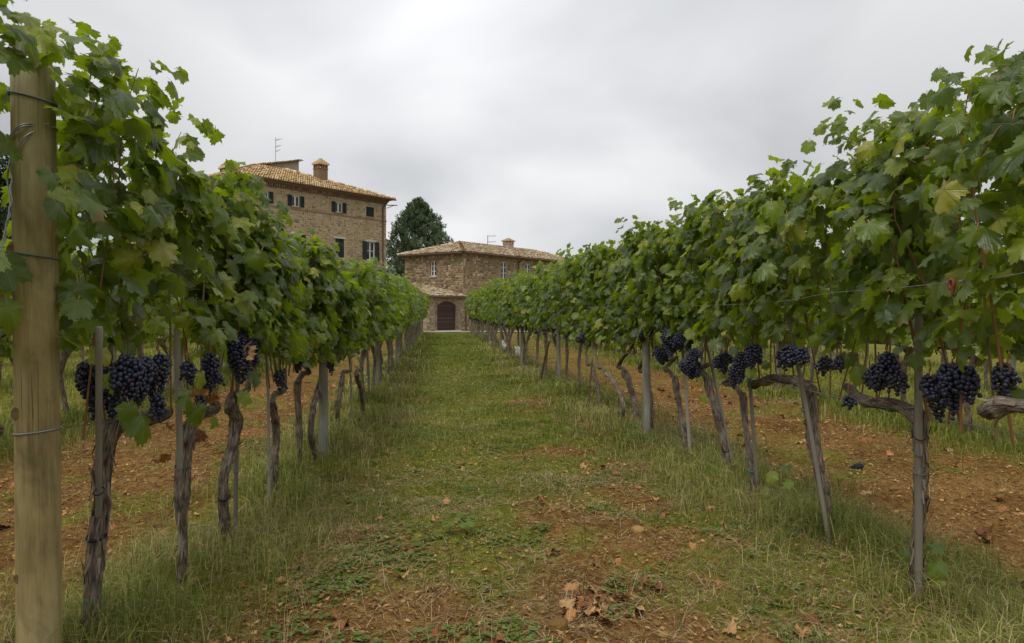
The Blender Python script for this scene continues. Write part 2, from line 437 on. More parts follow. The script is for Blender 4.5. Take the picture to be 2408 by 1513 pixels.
M['brick'] = varied('brick', [(0, (.17, .105, .062)), (.5, (.245, .160, .10)), (1, (.33, .24, .155))], nscale=5, namp=.3)
M['brick_pale'] = varied('pale_brick', [(0, (.30, .21, .14)), (.5, (.42, .31, .22)), (1, (.54, .44, .33))], nscale=5, namp=.3)
M['tile_h'] = varied('lichen_roof_tile', [(0, (0.207, 0.133, 0.049)), (.3, (0.347, 0.226, 0.092)), (.6, (0.500, 0.338, 0.162)), (.85, (0.619, 0.451, 0.259)), (1, (0.695, 0.554, 0.389))], nscale=3, namp=.3)
M['tile_b'] = varied('clay_roof_tile', [(0, (0.206, 0.137, 0.074)), (.35, (0.347, 0.245, 0.144)), (.7, (0.451, 0.354, 0.229)), (1, (0.544, 0.489, 0.361))], nscale=3, namp=.3)
M['roof_under'], _, _ = principled('roof_underlay', (.10, .06, .03), .95)
M['plaster'] = varied('grey_plaster', [(0, (0.280, 0.248, 0.209)), (1, (0.434, 0.393, 0.338))], nscale=2, namp=.5)
M['shutter'], _, _ = principled('green_shutter_paint', (.010, .018, .020), .55)
M['white_paint'], _, _ = principled('white_paint', (.72, .71, .68), .5)
M['glass'], _, _gb = principled('window_glass', (.015, .018, .02), .06, .6)
M['travertine'] = varied('travertine', [(0, (.40, .37, .31)), (1, (.55, .52, .46))], nscale=4, namp=.3)
M['door_wood'] = varied('brown_door_board', [(0, (.040, .021, .017)), (.6, (.058, .031, .025)), (1, (.085, .05, .04))], rough=.7, nscale=5, namp=.3, stretch=(1,1,8))
M['gutter'], _, _ = principled('copper_gutter', (.10, .055, .035), .55)
M['antenna'], _, _ = principled('antenna_metal', (.25, .25, .26), .5)
M['conifer'] = make_grass('conifer_foliage', [(0, (0.060, 0.096, 0.049)), (.5, (0.124, 0.175, 0.089)), (.85, (0.208, 0.256, 0.134)), (1, (0.304, 0.341, 0.189))])
M['oak'] = make_grass('broadleaf_foliage', [(0, (0.013, 0.026, 0.012)), (.6, (0.029, 0.052, 0.018)), (1, (0.065, 0.098, 0.033))])
M['tree_bark'], _, _ = principled('tree_bark', (.07, .05, .035), .95)
M['litter'] = make_grass('litter_flakes', [(0, (0.165, 0.079, 0.031)), (.5, (0.468, 0.238, 0.091)), (1, (0.688, 0.436, 0.194))])
M['clod'] = varied('clod', [(0, (0.156, 0.090, 0.022)), (1, (0.384, 0.240, 0.078))], nscale=20, namp=.4, bstr=.8, bdist=.02)

# ------------------------------------------------------------------ rows and ground
def xl(y): return np.interp(y, [1.5, 2.4, 3.5, 6, 20, 34], [-1.22, -1.14, -1.01, -.90, -.88, -.95])
def xrr(y): return np.interp(y, [1.5, 5, 8, 12, 17, 34], [1.85, 1.84, 1.76, 1.62, 1.48, 1.36])
def row_x(k, y):
    if k == 'L': return xl(y)
    if k == 'R': return xrr(y)
    if k == 'L2': return xl(y) - 2.75
    if k == 'L3': return xl(y) - 5.5
    if k == 'R2': return xrr(y) + 2.75
    if k == 'R3': return xrr(y) + 5.5
    if k == 'R4': return xrr(y) + 8.25
    if k == 'L4': return xl(y) - 8.25
ROWS = ['L', 'R', 'L2', 'L3', 'L4', 'R2', 'R3', 'R4']
END_Y = 33.5
def base_z(y): return np.interp(y, [-10, 35, 57, 4000], [0, 0, -.6, -.6])
def strip(x, y):
    s = 0
    for k in ROWS: s = np.maximum(s, np.exp(-((x-row_x(k, y))/.42)**2))
    return s*sstep(36, 33, y)
def grass_mask(x, y):
    """0 bare soil .. 1 green"""
    st = strip(x, y)
    n = .55*fbm(x*1.1+5, y*.8, 3, 4)+.45*fbm(x*3.6, y*3.0, 9, 3)
    lane = np.exp(-((x-.1)/.62)**2)
    alley = sstep(.36, .53, n + .18*sstep(3.0, 8, y)*lane)
    centre = (x > xl(y)) & (x < xrr(y))
    side = sstep(.53, .68, n)*.65 + .25*sstep(9, 16, y)
    a = np.where(centre, alley*.9 + .60*sstep(4.5, 11, y)*(.35+.65*lane), np.maximum(side, .85*sstep(2.9, 3.5, np.abs(x-(xl(y)+xrr(y))/2)-1.4)))
    edge = 1-sstep(33, 37, y)
    return np.clip(np.maximum(a*.9, st*.95), 0, 1)*edge + (1-edge)*.8
def gh(x, y):
    x = np.asarray(x, float); y = np.asarray(y, float)
    near = sstep(40, 12, y)
    g = grass_mask(x, y)
    h = (fbm(x*.9, y*.9, 11, 3)-.5)*.09
    h = h + (fbm(x*5, y*5, 23, 3)-.5)*.06*(1-.4*g) + (fbm(x*14, y*14, 31, 2)-.5)*.05*(1-.5*g) + strip(x, y)*.03
    return base_z(y) + h*near

def axis(segs):
    v = [segs[0][0]]
    for a, b, d in segs:
        n = max(1, int(round((b-a)/d))); v += list(np.linspace(a, b, n+1)[1:])
    return np.array(v)
gx = axis([(-3000, -300, 900), (-300, -40, 26), (-40, -8, 1.6), (-8, -3.2, .12), (-3.2, 4.5, .028), (4.5, 9, .12), (9, 40, 1.5), (40, 300, 26), (300, 3000, 900)])
gy = axis([(-60, -4, 8), (-4, 1, .25), (1, 5.5, .026), (5.5, 10, .05), (10, 20, .14), (20, 36, .35), (36, 58, 1.1), (58, 120, 6), (120, 4000, 400)])
GX, GY = np.meshgrid(gx, gy)
GZ = gh(GX, GY)
idx = np.arange(GX.size).reshape(GX.shape)
q = np.stack([idx[:-1,:-1], idx[:-1,1:], idx[1:,1:], idx[1:,:-1]], -1).reshape(-1, 4)
me = new_mesh('ground', np.stack([GX, GY, GZ], -1).reshape(-1, 3), q, [M['soil']], attrs={'grassy': grass_mask(GX, GY).ravel()})
link('ground', me, kind='structure', label='brown tilled soil of the vineyard with green patches')
vx = np.linspace(-34, 34, 60); vy = np.linspace(40, 57.5, 18)
VX, VY = np.meshgrid(vx, vy)
idx = np.arange(VX.size).reshape(VX.shape)
q = np.stack([idx[:-1,:-1], idx[:-1,1:], idx[1:,1:], idx[1:,:-1]], -1).reshape(-1, 4)
link('gravel_track', new_mesh('gravel_track', np.stack([VX, VY, base_z(VY)+.05], -1).reshape(-1, 3), q, [M['gravel']]), kind='structure', label='pale gravel track in front of the stone buildings')

# ------------------------------------------------------------------ grass (stuff)
def blades(name, X, Y, length, width, lean, rnd, mat, label, flat=False):
    n = len(X)
    Z = gh(X, Y) - .008
    a = rng.uniform(0, 2*np.pi, n)
    d = np.stack([np.cos(a), np.sin(a), np.zeros(n)], 1)
    w = np.stack([-np.sin(a), np.cos(a), np.zeros(n)], 1)*width[:, None]*.5
    up = np.array([0, 0, 1.0])
    p0 = np.stack([X, Y, Z], 1)
    if flat:
        p0[:, 2] += rng.uniform(.008, .03, n)
        w[:, 2] = 0
        tilt = rng.normal(0, .12, n)
        p1 = p0 + d*(length*.5)[:, None] + up*(length*tilt*.5 + .004)[:, None]
        p2 = p0 + d*length[:, None] + up*(length*tilt*.8)[:, None]
    else:
        p1 = p0 + up*(length*.62*(1-.3*lean))[:, None] + d*(length*lean*.32)[:, None]
        p2 = p1 + up*(length*.38*(1-1.3*lean))[:, None] + d*(length*(.18+lean*.55))[:, None]
    V = np.stack([p0-w, p0+w, p1-w*.75, p1+w*.75, p2], 1).reshape(-1, 3)
    b = np.arange(n)[:, None]*5
    tri = np.concatenate([b+np.array([0,1,3]), b+np.array([0,3,2]), b+np.array([2,3,4])])
    link(name, new_mesh(name, V, tri, [mat], attrs={'rnd': np.repeat(rnd, 5)}, smooth=False), kind='stuff', label=label, cat='grass')

def scatter(x0, x1, y0, y1, dens, fn):
    n = int((x1-x0)*(y1-y0)*dens)
    X = rng.uniform(x0, x1, n); Y = rng.uniform(y0, y1, n)
    k = rng.random(n) < fn(X, Y)
    return X[k], Y[k]
def clumped(X, Y, s, seed): return vnoise(X*s, Y*s, seed)

def row_strip(k, y0, y1, dens, half):
    n = int((y1-y0)*half*2*dens)
    Y = rng.uniform(y0, y1, n); X = row_x(k, Y) + rng.normal(0, half*.62, n)
    c = fbm(X*2.4, Y*2.4, 41, 3)
    keep = rng.random(n) < sstep(.25, .58, c)
    return X[keep], Y[keep]
for k, side in (('L', 'left'), ('R', 'right')):
    XX, YY = [], []
    for y0, y1, dn in ((1.0, 3.5, 5200), (3.5, 6, 3800), (6, 10, 2000), (10, 18, 900), (18, END_Y+.5, 480)):
        X, Y = row_strip(k, y0, y1, dn, .48); XX.append(X); YY.append(Y)
    X = np.concatenate(XX); Y = np.concatenate(YY); n = len(X)
    off = np.abs(X-row_x(k, Y)); c = clumped(X, Y, 2.1, 53)
    ln = rng.uniform(.07, .24, n)*(.45+1.1*c)*np.exp(-(off/.75)**2)
    wd = rng.uniform(.0022, .0045, n)*np.clip(Y/4, .8, 5)
    r = np.clip(rng.beta(1.6, 2.0, n)*.9 + .5*(clumped(X, Y, 1.2, 61)-.40), 0, 1)
    blades('tall_grass', X, Y, ln, wd, rng.uniform(.25, .85, n), r, M['grass'], 'unmown tufted grass under the %s vine row' % side)
XX, YY = [], []
for y0, y1, dn in ((1.2, 4, 9000), (4, 7, 6000), (7, 12, 3000), (12, 20, 1500), (20, 36, 700)):
    X, Y = scatter(-1.0, 1.9, y0, y1, dn, lambda x, y: sstep(.15, .8, grass_mask(x, y))*(.35+.65*sstep(.35, .6, fbm(x*3, y*3, 71, 2)))); XX.append(X); YY.append(Y)
X = np.concatenate(XX); Y = np.concatenate(YY); n = len(X)
ln = rng.uniform(.018, .055, n)*(.6+.8*clumped(X, Y, 3, 77))*np.clip(.9+Y/25, .9, 1.7)
wd = rng.uniform(.002, .004, n)*np.clip(Y/4, .8, 5)
r = np.clip(rng.beta(2, 3.6, n)*.8 + .25*(clumped(X, Y, 1.0, 83)-.4), 0, 1)
blades('short_grass', X, Y, ln, wd, rng.uniform(.2, .8, n), r, M['grass'], 'short patchy grass on the alley between the two vine rows')
XX, YY, LL = [], [], []
for k in ('L2', 'R2', 'L3', 'R3', 'R4', 'L4'):
    for y0, y1, dn in ((3, 8, 2200), (8, 16, 1000), (16, END_Y, 400)):
        if k in ('L3', 'R3', 'R4', 'L4'): dn *= .3
        X, Y = row_strip(k, y0, y1, dn, .48); XX.append(X); YY.append(Y); LL.append(rng.uniform(.07, .2, len(X)))
X, Y = scatter(-4, -1.4, 2, 30, 1800, lambda x, y: np.clip(grass_mask(x, y)-.2, 0, 1)*np.clip(6/y, .2, 1)); XX.append(X); YY.append(Y); LL.append(rng.uniform(.02, .06, len(X)))
X, Y = scatter(4.8, 9, 4, 26, 500, lambda x, y: np.clip(6/y, .25, 1)); XX.append(X); YY.append(Y); LL.append(rng.uniform(.04, .12, len(X)))
X, Y = scatter(-8, -4.1, 4, 26, 500, lambda x, y: np.clip(6/y, .25, 1)); XX.append(X); YY.append(Y); LL.append(rng.uniform(.04, .12, len(X)))
X, Y = scatter(2.2, 4.6, 2, 30, 1800, lambda x, y: np.clip(grass_mask(x, y)-.2, 0, 1)*np.clip(6/y, .2, 1)); XX.append(X); YY.append(Y); LL.append(rng.uniform(.02, .06, len(X)))
X = np.concatenate(XX); Y = np.concatenate(YY); ln = np.concatenate(LL); n = len(X)
blades('grass', X, Y, ln, rng.uniform(.003, .006, n)*np.clip(Y/5, .8, 4), rng.uniform(.2, .8, n), np.clip(rng.beta(2, 3, n), 0, 1), M['grass'], 'grass under the outer vine rows and in the side alleys')
# pale wispy dead grass standing among the tufts under the vines
XX, YY = [], []
for k in ('L', 'R'):
    for y0, y1, dn in ((1.0, 4, 1400), (4, 8, 750), (8, 16, 280)):
        X, Y = row_strip(k, y0, y1, dn, .50); XX.append(X); YY.append(Y)
X, Y = scatter(-.9, 1.8, 1.3, 8, 200, lambda x, y: sstep(.55, .72, fbm(x*2.6, y*2.6, 133, 2))); XX.append(X); YY.append(Y)
X = np.concatenate(XX); Y = np.concatenate(YY); n = len(X)
blades('wispy_dry_grass', X, Y, rng.uniform(.08, .24, n), rng.uniform(.0014, .0026, n)*np.clip(Y/3.5, .9, 4), rng.uniform(.45, .95, n), rng.uniform(.1, 1, n), M['straw'], 'pale wispy dead grass stalks among the green tufts')
# straw lying on the soil
X1, Y1 = scatter(-1.0, 1.9, 1.2, 5, 2700, lambda x, y: .25+.75*sstep(.4, .65, fbm(x*2.2, y*2.2, 91, 3)))
X2, Y2 = scatter(-1.0, 1.9, 5, 14, 420, lambda x, y: .3+.7*sstep(.4, .65, fbm(x*2.2, y*2.2, 91, 3)))
X3, Y3 = scatter(2.0, 4.4, 1.8, 9, 420, lambda x, y: .2+.8*sstep(.42, .65, fbm(x*2, y*2, 93, 3)))
X4, Y4 = scatter(-3.4, -1.2, 2, 9, 420, lambda x, y: .2+.8*sstep(.42, .65, fbm(x*2, y*2, 94, 3)))
X = np.concatenate([X1, X2, X3, X4]); Y = np.concatenate([Y1, Y2, Y3, Y4]); n = len(X)
blades('dry_straw', X, Y, rng.uniform(.03, .13, n), rng.uniform(.0018, .0035, n)*np.clip(Y/4, .8, 3), np.zeros(n), rng.random(n), M['straw'], 'dry straw and stalks strewn over the soil', flat=True)

# crumbs of dead leaves and soil
def litter(name, X, Y, size, mat, label):
    n = len(X); Z = gh(X, Y)
    c = np.stack([X, Y, Z+rng.uniform(.002, .012, n)], 1)
    a = rng.uniform(0, 6.283, n); V = []
    for k in range(4):
        aa = a+k*1.571+rng.normal(0, .25, n); r_ = size*rng.uniform(.5, 1.2, n)
        V.append(c+np.stack([np.cos(aa)*r_, np.sin(aa)*r_, rng.normal(.0, .35, n)*r_], 1))
    V.append(c+np.array([0, 0, 1])*(size*rng.uniform(0, .5, n))[:, None])
    V = np.stack(V, 1).reshape(-1, 3); b = np.arange(n)[:, None]*5
    T = np.concatenate([b+np.array([4, k, (k+1) % 4]) for k in range(4)])
    link(name, new_mesh(name, V, T, [mat], attrs={'rnd': np.repeat(rng.random(n), 5)}, smooth=False), kind='stuff', label=label, cat='litter')
XX, YY = [], []
for x0, x1, y0, y1, dn in ((-1.0, 1.9, 1.2, 6, 520), (-1.0, 1.9, 6, 18, 60), (2.0, 4.8, 1.8, 12, 300), (-4.0, -1.1, 2, 12, 280)):
    X, Y = scatter(x0, x1, y0, y1, dn, lambda x, y: .25+.75*sstep(.45, .65, fbm(x*1.7, y*1.7, 97, 3))); XX.append(X); YY.append(Y)
X = np.concatenate(XX); Y = np.concatenate(YY)
litter('leaf_litter', X, Y, rng.uniform(.004, .016, len(X)), M['litter'], 'crumbled bits of dead leaf strewn over the soil')
XX, YY = [], []
for x0, x1, y0, y1, dn in ((-1.0, 1.9, 1.2, 5, 700), (2.0, 4.6, 1.8, 9, 420), (-3.6, -1.1, 2, 9, 420)):
    X, Y = scatter(x0, x1, y0, y1, dn, lambda x, y: 1-.8*grass_mask(x, y)); XX.append(X); YY.append(Y)
X = np.concatenate(XX); Y = np.concatenate(YY)
litter('soil_crumbs', X, Y, rng.uniform(.004, .013, len(X)), M['clod'], 'small crumbs of brown soil')
# clover / low weeds
def clover(name, centres, label):
    V, T, Rr = [], [], []
    nb = 0
    th = np.linspace(0, 2*np.pi, 7)[:-1]
    for (cx_, cy_, rad, cnt) in centres:
        for i in range(cnt):
            a = random.uniform(0, 6.283); rr = rad*math.sqrt(random.random())
            x = cx_+rr*math.cos(a); y = cy_+rr*math.sin(a)
            h = random.uniform(.006, .028)*(1-.5*rr/rad)
            s = random.uniform(.004, .0085)
            z = float(gh(x, y))+h
            for j in range(3):
                aj = a+j*2.094+random.uniform(-.2, .2)
                c = np.array([x+math.cos(aj)*s, y+math.sin(aj)*s, z])
                tl = random.uniform(-.35, .5)
                p = np.stack([c[0]+s*np.cos(th), c[1]+s*np.sin(th), c[2]+s*tl*np.cos(th-aj)], 1)
                V.append(p); T += [(nb, nb+1, nb+2), (nb, nb+2, nb+3), (nb, nb+3, nb+4), (nb, nb+4, nb+5)]
                Rr += [min(1, max(0, random.gauss(.5, .25)))]*6; nb += 6
    link(name, new_mesh(name, np.concatenate(V), np.array(T), [M['clover']], attrs={'rnd': np.array(Rr)}, smooth=False), kind='stuff', label=label, cat='ground cover')
cs = []
for px, py, rad, cnt in ((760, 1405, .17, 150), (800, 1375, .14, 120), (900, 1310, .2, 130), (860, 1300, .15, 80), (950, 1330, .13, 70), (1130, 1500, .14, 110), (1210, 1490, .09, 50), (1010, 1490, .08, 40), (1250, 1540, .09, 40), (930, 1270, .2, 90), (1700, 1270, .12, 50), (850, 1540, .12, 70), (700, 1500, .12, 60), (1460, 1390, .07, 40), (1890, 1150, .12, 30), (610, 1050, .35, 260), (560, 1060, .2, 90), (1040, 1190, .2, 60), (860, 1190, .15, 50), (1420, 1120, .2, 50), (1090, 1110, .2, 50), (1450, 1450, .08, 30)):
    p = on_ground(px, py); cs.append((p[0], p[1], rad, cnt))
for i in range(150):
    x, y = random.uniform(-.9, 1.7), random.uniform(1.6, 7)
    if float(grass_mask(np.array([x]), np.array([y]))[0]) > .3: cs.append((x, y, random.uniform(.05, .13), random.randint(10, 30)))
clover('clover_patch', cs, 'low clover and rosettes in patches on the alley soil')

# ------------------------------------------------------------------ buildings
ALPHA = math.radians(37)
u_c, v_c = (math.sin(ALPHA), math.cos(ALPHA)), (-math.cos(ALPHA), math.sin(ALPHA))
UW = cam2world(*u_c); VW = cam2world(*v_c)
UW /= np.linalg.norm(UW); VW /= np.linalg.norm(VW)
ROTZ = math.atan2(UW[1], UW[0])
GB = -.6
class Frame:
    """local frame of a building: x along the long front, y into the building, z up from the ground"""
    def __init__(s, px, depth):
        xc = (px-CX)/F_PX*depth
        w = cam2world(xc, depth); s.p0 = np.array([w[0], w[1], GB])
        s.U = np.array([UW[0], UW[1], 0]); s.Vv = np.array([VW[0], VW[1], 0])
    def front(s, px, py, y=0.0):
        p = on_plane(px, py, s.p0+s.Vv*y, s.Vv); d = p-s.p0
        return float(d@s.U), float(d[2])
    def left(s, px, py, x=0.0):
        p = on_plane(px, py, s.p0+s.U*x, s.U); d = p-s.p0
        return float(d@s.Vv), float(d[2])
    def h(s, py, depth): return (HY-py)/F_PX*depth + EYE - GB

def wall_panel(mb, W, a0, a1, z0, z1, openings, reveal=.22):
    """W(a, z, d) -> local point; d is depth into the wall. Wall with rectangular openings and reveals"""
    A = sorted({a0, a1} | {o[0] for o in openings} | {o[1] for o in openings})
    Z = sorted({z0, z1} | {o[2] for o in openings} | {o[3] for o in openings})
    for i in range(len(A)-1):
        for j in range(len(Z)-1):
            ca, cz = (A[i]+A[i+1])/2, (Z[j]+Z[j+1])/2
            if any(o[0] < ca < o[1] and o[2] < cz < o[3] for o in openings): continue
            mb.add([W(A[i],Z[j],0), W(A[i+1],Z[j],0), W(A[i+1],Z[j+1],0), W(A[i],Z[j+1],0)], [(0,1,2,3)], .5)
    for o in openings:
        for (p, q_) in (((o[0],o[2]),(o[1],o[2])), ((o[1],o[2]),(o[1],o[3])), ((o[1],o[3]),(o[0],o[3])), ((o[0],o[3]),(o[0],o[2]))):
            mb.add([W(*p,0), W(*q_,0), W(*q_,reveal), W(*p,reveal)], [(0,1,2,3)], .5)

def stones(parent, W, a0, a1, z0, z1, avoid, mat, max_single, course=(.17, .34), width=(.2, .62), proud=(.012, .04), quoin=None, limit_low=None):
    """irregular coursed stones; the biggest as single objects, the rest joined"""
    items = []
    # uncoursed rubble: the wall face is split again and again into unequal stones
    def split(b0, b1, c0, c1):
        w, h = b1-b0, c1-c0
        lim_w, lim_h = random.uniform(*width)*1.15, random.uniform(*course)*1.2
        if w > lim_w and (w/lim_w > h/lim_h or h <= lim_h):
            m = b0+w*random.uniform(.34, .66); split(b0, m, c0, c1); split(m, b1, c0, c1); return
        if h > lim_h:
            m = c0+h*random.uniform(.34, .66); split(b0, b1, c0, m); split(b0, b1, m, c1); return
        e = (b0+.014, b1-.014, c0+.012, c1-.012)
        if e[1]-e[0] > .07 and e[3]-e[2] > .05 and not any(o[0]-.05 < e[1] and e[0] < o[1]+.05 and o[2]-.05 < e[3] and e[2] < o[3]+.05 for o in avoid): items.append(e)
    split(a0+.02, a1-.02, z0+.02, z1-.02)
    items.sort(key=lambda t: -(t[1]-t[0])*(t[3]-t[2]))
    mb = MB()
    def geom(m, it):
        b0, b1, c0, c1 = it; pr = random.uniform(*proud); e = min(.05, (c1-c0)*.22)
        j = lambda s: random.uniform(-s, s)
        o = [(b0+j(.02), c0+j(.02)), ((b0+b1)/2+j(.05), c0-.008+j(.012)), (b1+j(.02), c0+j(.02)), (b1+.006+j(.01), (c0+c1)/2+j(.03)), (b1+j(.02), c1+j(.02)), ((b0+b1)/2+j(.05), c1+.008+j(.012)), (b0+j(.02), c1+j(.02)), (b0-.006+j(.01), (c0+c1)/2+j(.03))]
        mx_, mz = (b0+b1)/2, (c0+c1)/2
        inn = [(x+(mx_-x)*e/max(.05, (b1-b0)/2)*1.0, y_+(mz-y_)*e/max(.04, (c1-c0)/2)) for x, y_ in o]
        V = [W(x, y_, .02) for x, y_ in o]+[W(x, y_, -pr+j(.006)) for x, y_ in inn]
        F = [tuple(range(8, 16))]+[(k, (k+1) % 8, 8+(k+1) % 8, 8+k) for k in range(8)]
        m.add(V, F)
    for k, it in enumerate(items):
        if k < max_single:
            m1 = MB(); geom(m1, it); link('stone', m1.mesh('stone', [mat]), parent)
        else: geom(mb, it)
    if mb.n: link('stonework', mb.mesh('stonework', [mat]), parent, kind='stuff')

def roof_slope(parent, P, mat, singles=0, step=.24, tl=.42, expose=.34, name='roof_tile'):
    """P: polygon corners in local coords, first edge = eave (left to right seen from outside). Half-round tiles up the slope"""
    P = [np.array(p, float) for p in P]
    e = P[1]-P[0]; e /= np.linalg.norm(e)
    nrm = np.cross(e, P[-1]-P[0]); nrm /= np.linalg.norm(nrm)
    b = np.cross(nrm, e)
    poly = np.array([[np.dot(p-P[0], e), np.dot(p-P[0], b)] for p in P])
    def span(v):
        xs = []
        for i in range(len(poly)):
            p, q_ = poly[i], poly[(i+1) % len(poly)]
            if (p[1]-v)*(q_[1]-v) < 0: xs.append(p[0]+(q_[0]-p[0])*(v-p[1])/(q_[1]-p[1]))
        return (min(xs), max(xs)) if len(xs) >= 2 else None
    seg = 5; th = np.linspace(math.pi, 0, seg+1)
    def geom(m, a, v, wob):
        r0, r1 = step*.40, step*.34
        rows = []
        for (vv, r, lift) in ((v-.03, r0, .055+wob), (v-.03+tl, r1, .012+wob*.3)):
            for t_ in th: rows.append(P[0]+e*(a+r*math.cos(t_)+wob*.5)+b*vv+nrm*(lift+r*.85*math.sin(t_)))
        # front rim thickness
        for t_ in th: rows.append(P[0]+e*(a+(r0-.022)*math.cos(t_)+wob*.5)+b*(v-.03)+nrm*(.055+wob+(r0-.022)*.85*math.sin(t_)))
        k = seg+1
        F = [(i, i+1, k+i+1, k+i) for i in range(seg)]+[(i+1, i, 2*k+i, 2*k+i+1) for i in range(seg)]
        m.add(rows, F)
    mb = MB(); n1 = 0
    vmax = poly[:, 1].max()
    v = .02
    while v < vmax-.1:
        s = span(max(v, .021)+.1)
        if s:
            a = math.ceil((s[0]+.05)/step)*step
            while a < s[1]-.04:
                wob = random.gauss(0, .012)
                if n1 < singles:
                    m1 = MB(); geom(m1, a, v+random.gauss(0, .015), wob); link(name, m1.mesh(name, [mat], True), parent); n1 += 1
                else: geom(mb, a, v+random.gauss(0, .015), wob)
                a += step
        v += expose
    link(name+'s', mb.mesh(name+'s', [mat], True), parent, kind='stuff')

def ridge_tiles(parent, p, q_, mat, r=.19, step=.36):
    p, q_ = np.array(p, float), np.array(q_, float)
    d = q_-p; Ln = np.linalg.norm(d); d /= Ln
    side = np.cross(d, [0, 0, 1]); side /= np.linalg.norm(side); n = np.cross(side, d)
    th = np.linspace(math.pi, 0, 6); mb = MB()
    k = 0
    while k*step < Ln-.1:
        a = k*step; rows = []
        for (s_, rr, l) in ((a-.03, r, .035), (a+step+.06, r*.85, .005)):
            for t_ in th: rows.append(p+d*s_+side*rr*math.cos(t_)+n*(l+random.gauss(0, .004)+rr*math.sin(t_)))
        mb.add(rows, [(i, i+1, 6+i+1, 6+i) for i in range(5)]+[(0, 1, 2, 3, 4, 5)]); k += 1
    link('ridge_tiles', mb.mesh('ridge_tiles', [mat], True), parent, kind='stuff')

def sheet(name, polys, mat, parent, thick=.07):
    mb = MB()
    for P in polys:
        P = np.array(P, float); n = np.cross(P[1]-P[0], P[-1]-P[0]); n /= np.linalg.norm(n)
        k = len(P)
        mb.add(np.vstack([P, P-n*thick]), [tuple(range(k)), tuple(range(2*k-1, k-1, -1))]+[(i, k+i, k+(i+1) % k, (i+1) % k) for i in range(k)], .4)
    return link(name, mb.mesh(name, [mat]), parent)

def window(parent, W, o, mode='open', bars=1, mid=0, sill=True, lintel=None, shut=True, label=None):
    """o=(a0,a1,z0,z1) opening. mode open: white casement and shutters folded back; closed: shutters across the opening"""
    a0, a1, z0, z1 = o; fw = .07
    fr = MB()
    def wbox(m, b0, b1, c0, c1, d0, d1):
        V = [W(b0,c0,d0),W(b1,c0,d0),W(b1,c1,d0),W(b0,c1,d0),W(b0,c0,d1),W(b1,c0,d1),W(b1,c1,d1),W(b0,c1,d1)]
        m.add(V, [(0,1,2,3),(7,6,5,4),(0,4,5,1),(1,5,6,2),(2,6,7,3),(3,7,4,0)])
    wbox(fr, a0+.002, a0+fw, z0+.002, z1-.002, .10, .165); wbox(fr, a1-fw, a1-.002, z0+.002, z1-.002, .10, .165)
    wbox(fr, a0+fw, a1-fw, z0+.002, z0+fw, .101, .164); wbox(fr, a0+fw, a1-fw, z1-fw, z1-.002, .101, .164)
    wbox(fr, (a0+a1)/2-.055, (a0+a1)/2+.055, z0+fw, z1-fw, .098, .162)
    for k in range(mid):
        zz = z0+(z1-z0)*(k+1)/(mid+1)
        wbox(fr, a0+fw, (a0+a1)/2-.055, zz-.02, zz+.02, .104, .158); wbox(fr, (a0+a1)/2+.055, a1-fw, zz-.02, zz+.02, .104, .158)
    wo = link('window', fr.mesh('window', [M['white_paint']]), parent, label=label)
    g = MB(); wbox(g, a0+.01, a1-.01, z0+.01, z1-.01, .135, .140); link('pane', g.mesh('pane', [M['glass']]), wo)
    if sill:
        s = MB(); wbox(s, a0-.10, a1+.10, z0-.09, z0-.003, -.09, .12); link('sill', s.mesh('sill', [M['travertine' if sill != 'brick' else 'brick']]), wo)
    if lintel:
        s = MB(); wbox(s, a0-.16, a1+.16, z1+.003, z1+.17, -.05, .10); link('lintel', s.mesh('lintel', [M[lintel]]), wo)
    if shut:
        hw = (a1-a0)/2
        for sgn in (-1, 1):
            s = MB()
            if mode == 'open':
                b0, b1 = (a0-hw-.03, a0-.02) if sgn < 0 else (a1+.02, a1+hw+.03)
                dd = (-.075, -.045)
            else:
                b0, b1 = (a0+.004, (a0+a1)/2-.008) if sgn < 0 else ((a0+a1)/2+.008, a1-.004)
                dd = (.02, .05)
            wbox(s, b0, b0+.07, z0, z1, *dd); wbox(s, b1-.07, b1, z0, z1, *dd)
            wbox(s, b0+.07, b1-.07, z0, z0+.07, *dd); wbox(s, b0+.07, b1-.07, z1-.07, z1, *dd)
            zz = z0+.085
            while zz < z1-.09:
                V = [W(b0+.07, zz, dd[0]+.004), W(b1-.07, zz, dd[0]+.004), W(b1-.07, zz+.05, dd[1]-.004), W(b0+.07, zz+.05, dd[1]-.004)]
                s.add(V, [(0,1,2,3)]); zz += .055
            link('shutter', s.mesh('shutter', [M['shutter']]), wo)
    return wo

def chimney(parent, x, y, z0, z1, w, d, mats, pillars=4):
    """brick stack with open arcade under a tiled cap; z1 is the very top"""
    m = MB(); hs = z0+(z1-z0)*.60
    m.box(x-w/2, x+w/2, y-d/2, y+d/2, z0, hs, .4)
    m.box(x-w/2-.05, x+w/2+.05, y-d/2-.05, y+d/2+.05, hs, hs+.07, .6)
    c = link('chimney', m.mesh('chimney', [mats[0]]), parent)
    hp = z0+(z1-z0)*.76
    for i in range(pillars):
        for j in range(pillars):
            if 0 < i < pillars-1 and 0 < j < pillars-1: continue
            p = MB(); px = x+(i/(pillars-1)-.5)*(w-.12); py = y+(j/(pillars-1)-.5)*(d-.12); r = .065
            p.box(px-r, px+r, py-r, py+r, hs+.07, hp); link('pillar', p.mesh('pillar', [mats[0]]), c)
    k = MB()
    k.box(x-w/2-.13, x+w/2+.13, y-d/2-.13, y+d/2+.13, hp, hp+.07, .3)
    n = 4
    for i in range(n):
        f0 = 1-i/n; zz0 = hp+.07+(z1-hp-.07)*i/n; zz1 = hp+.07+(z1-hp-.07)*(i+1)/n-.004
        k.box(x-(w/2+.10)*f0, x+(w/2+.10)*f0, y-(d/2+.10)*f0, y+(d/2+.10)*f0, zz0, zz1)
    link('chimney_cap', k.mesh('chimney_cap', [mats[1]]), c)
    return c

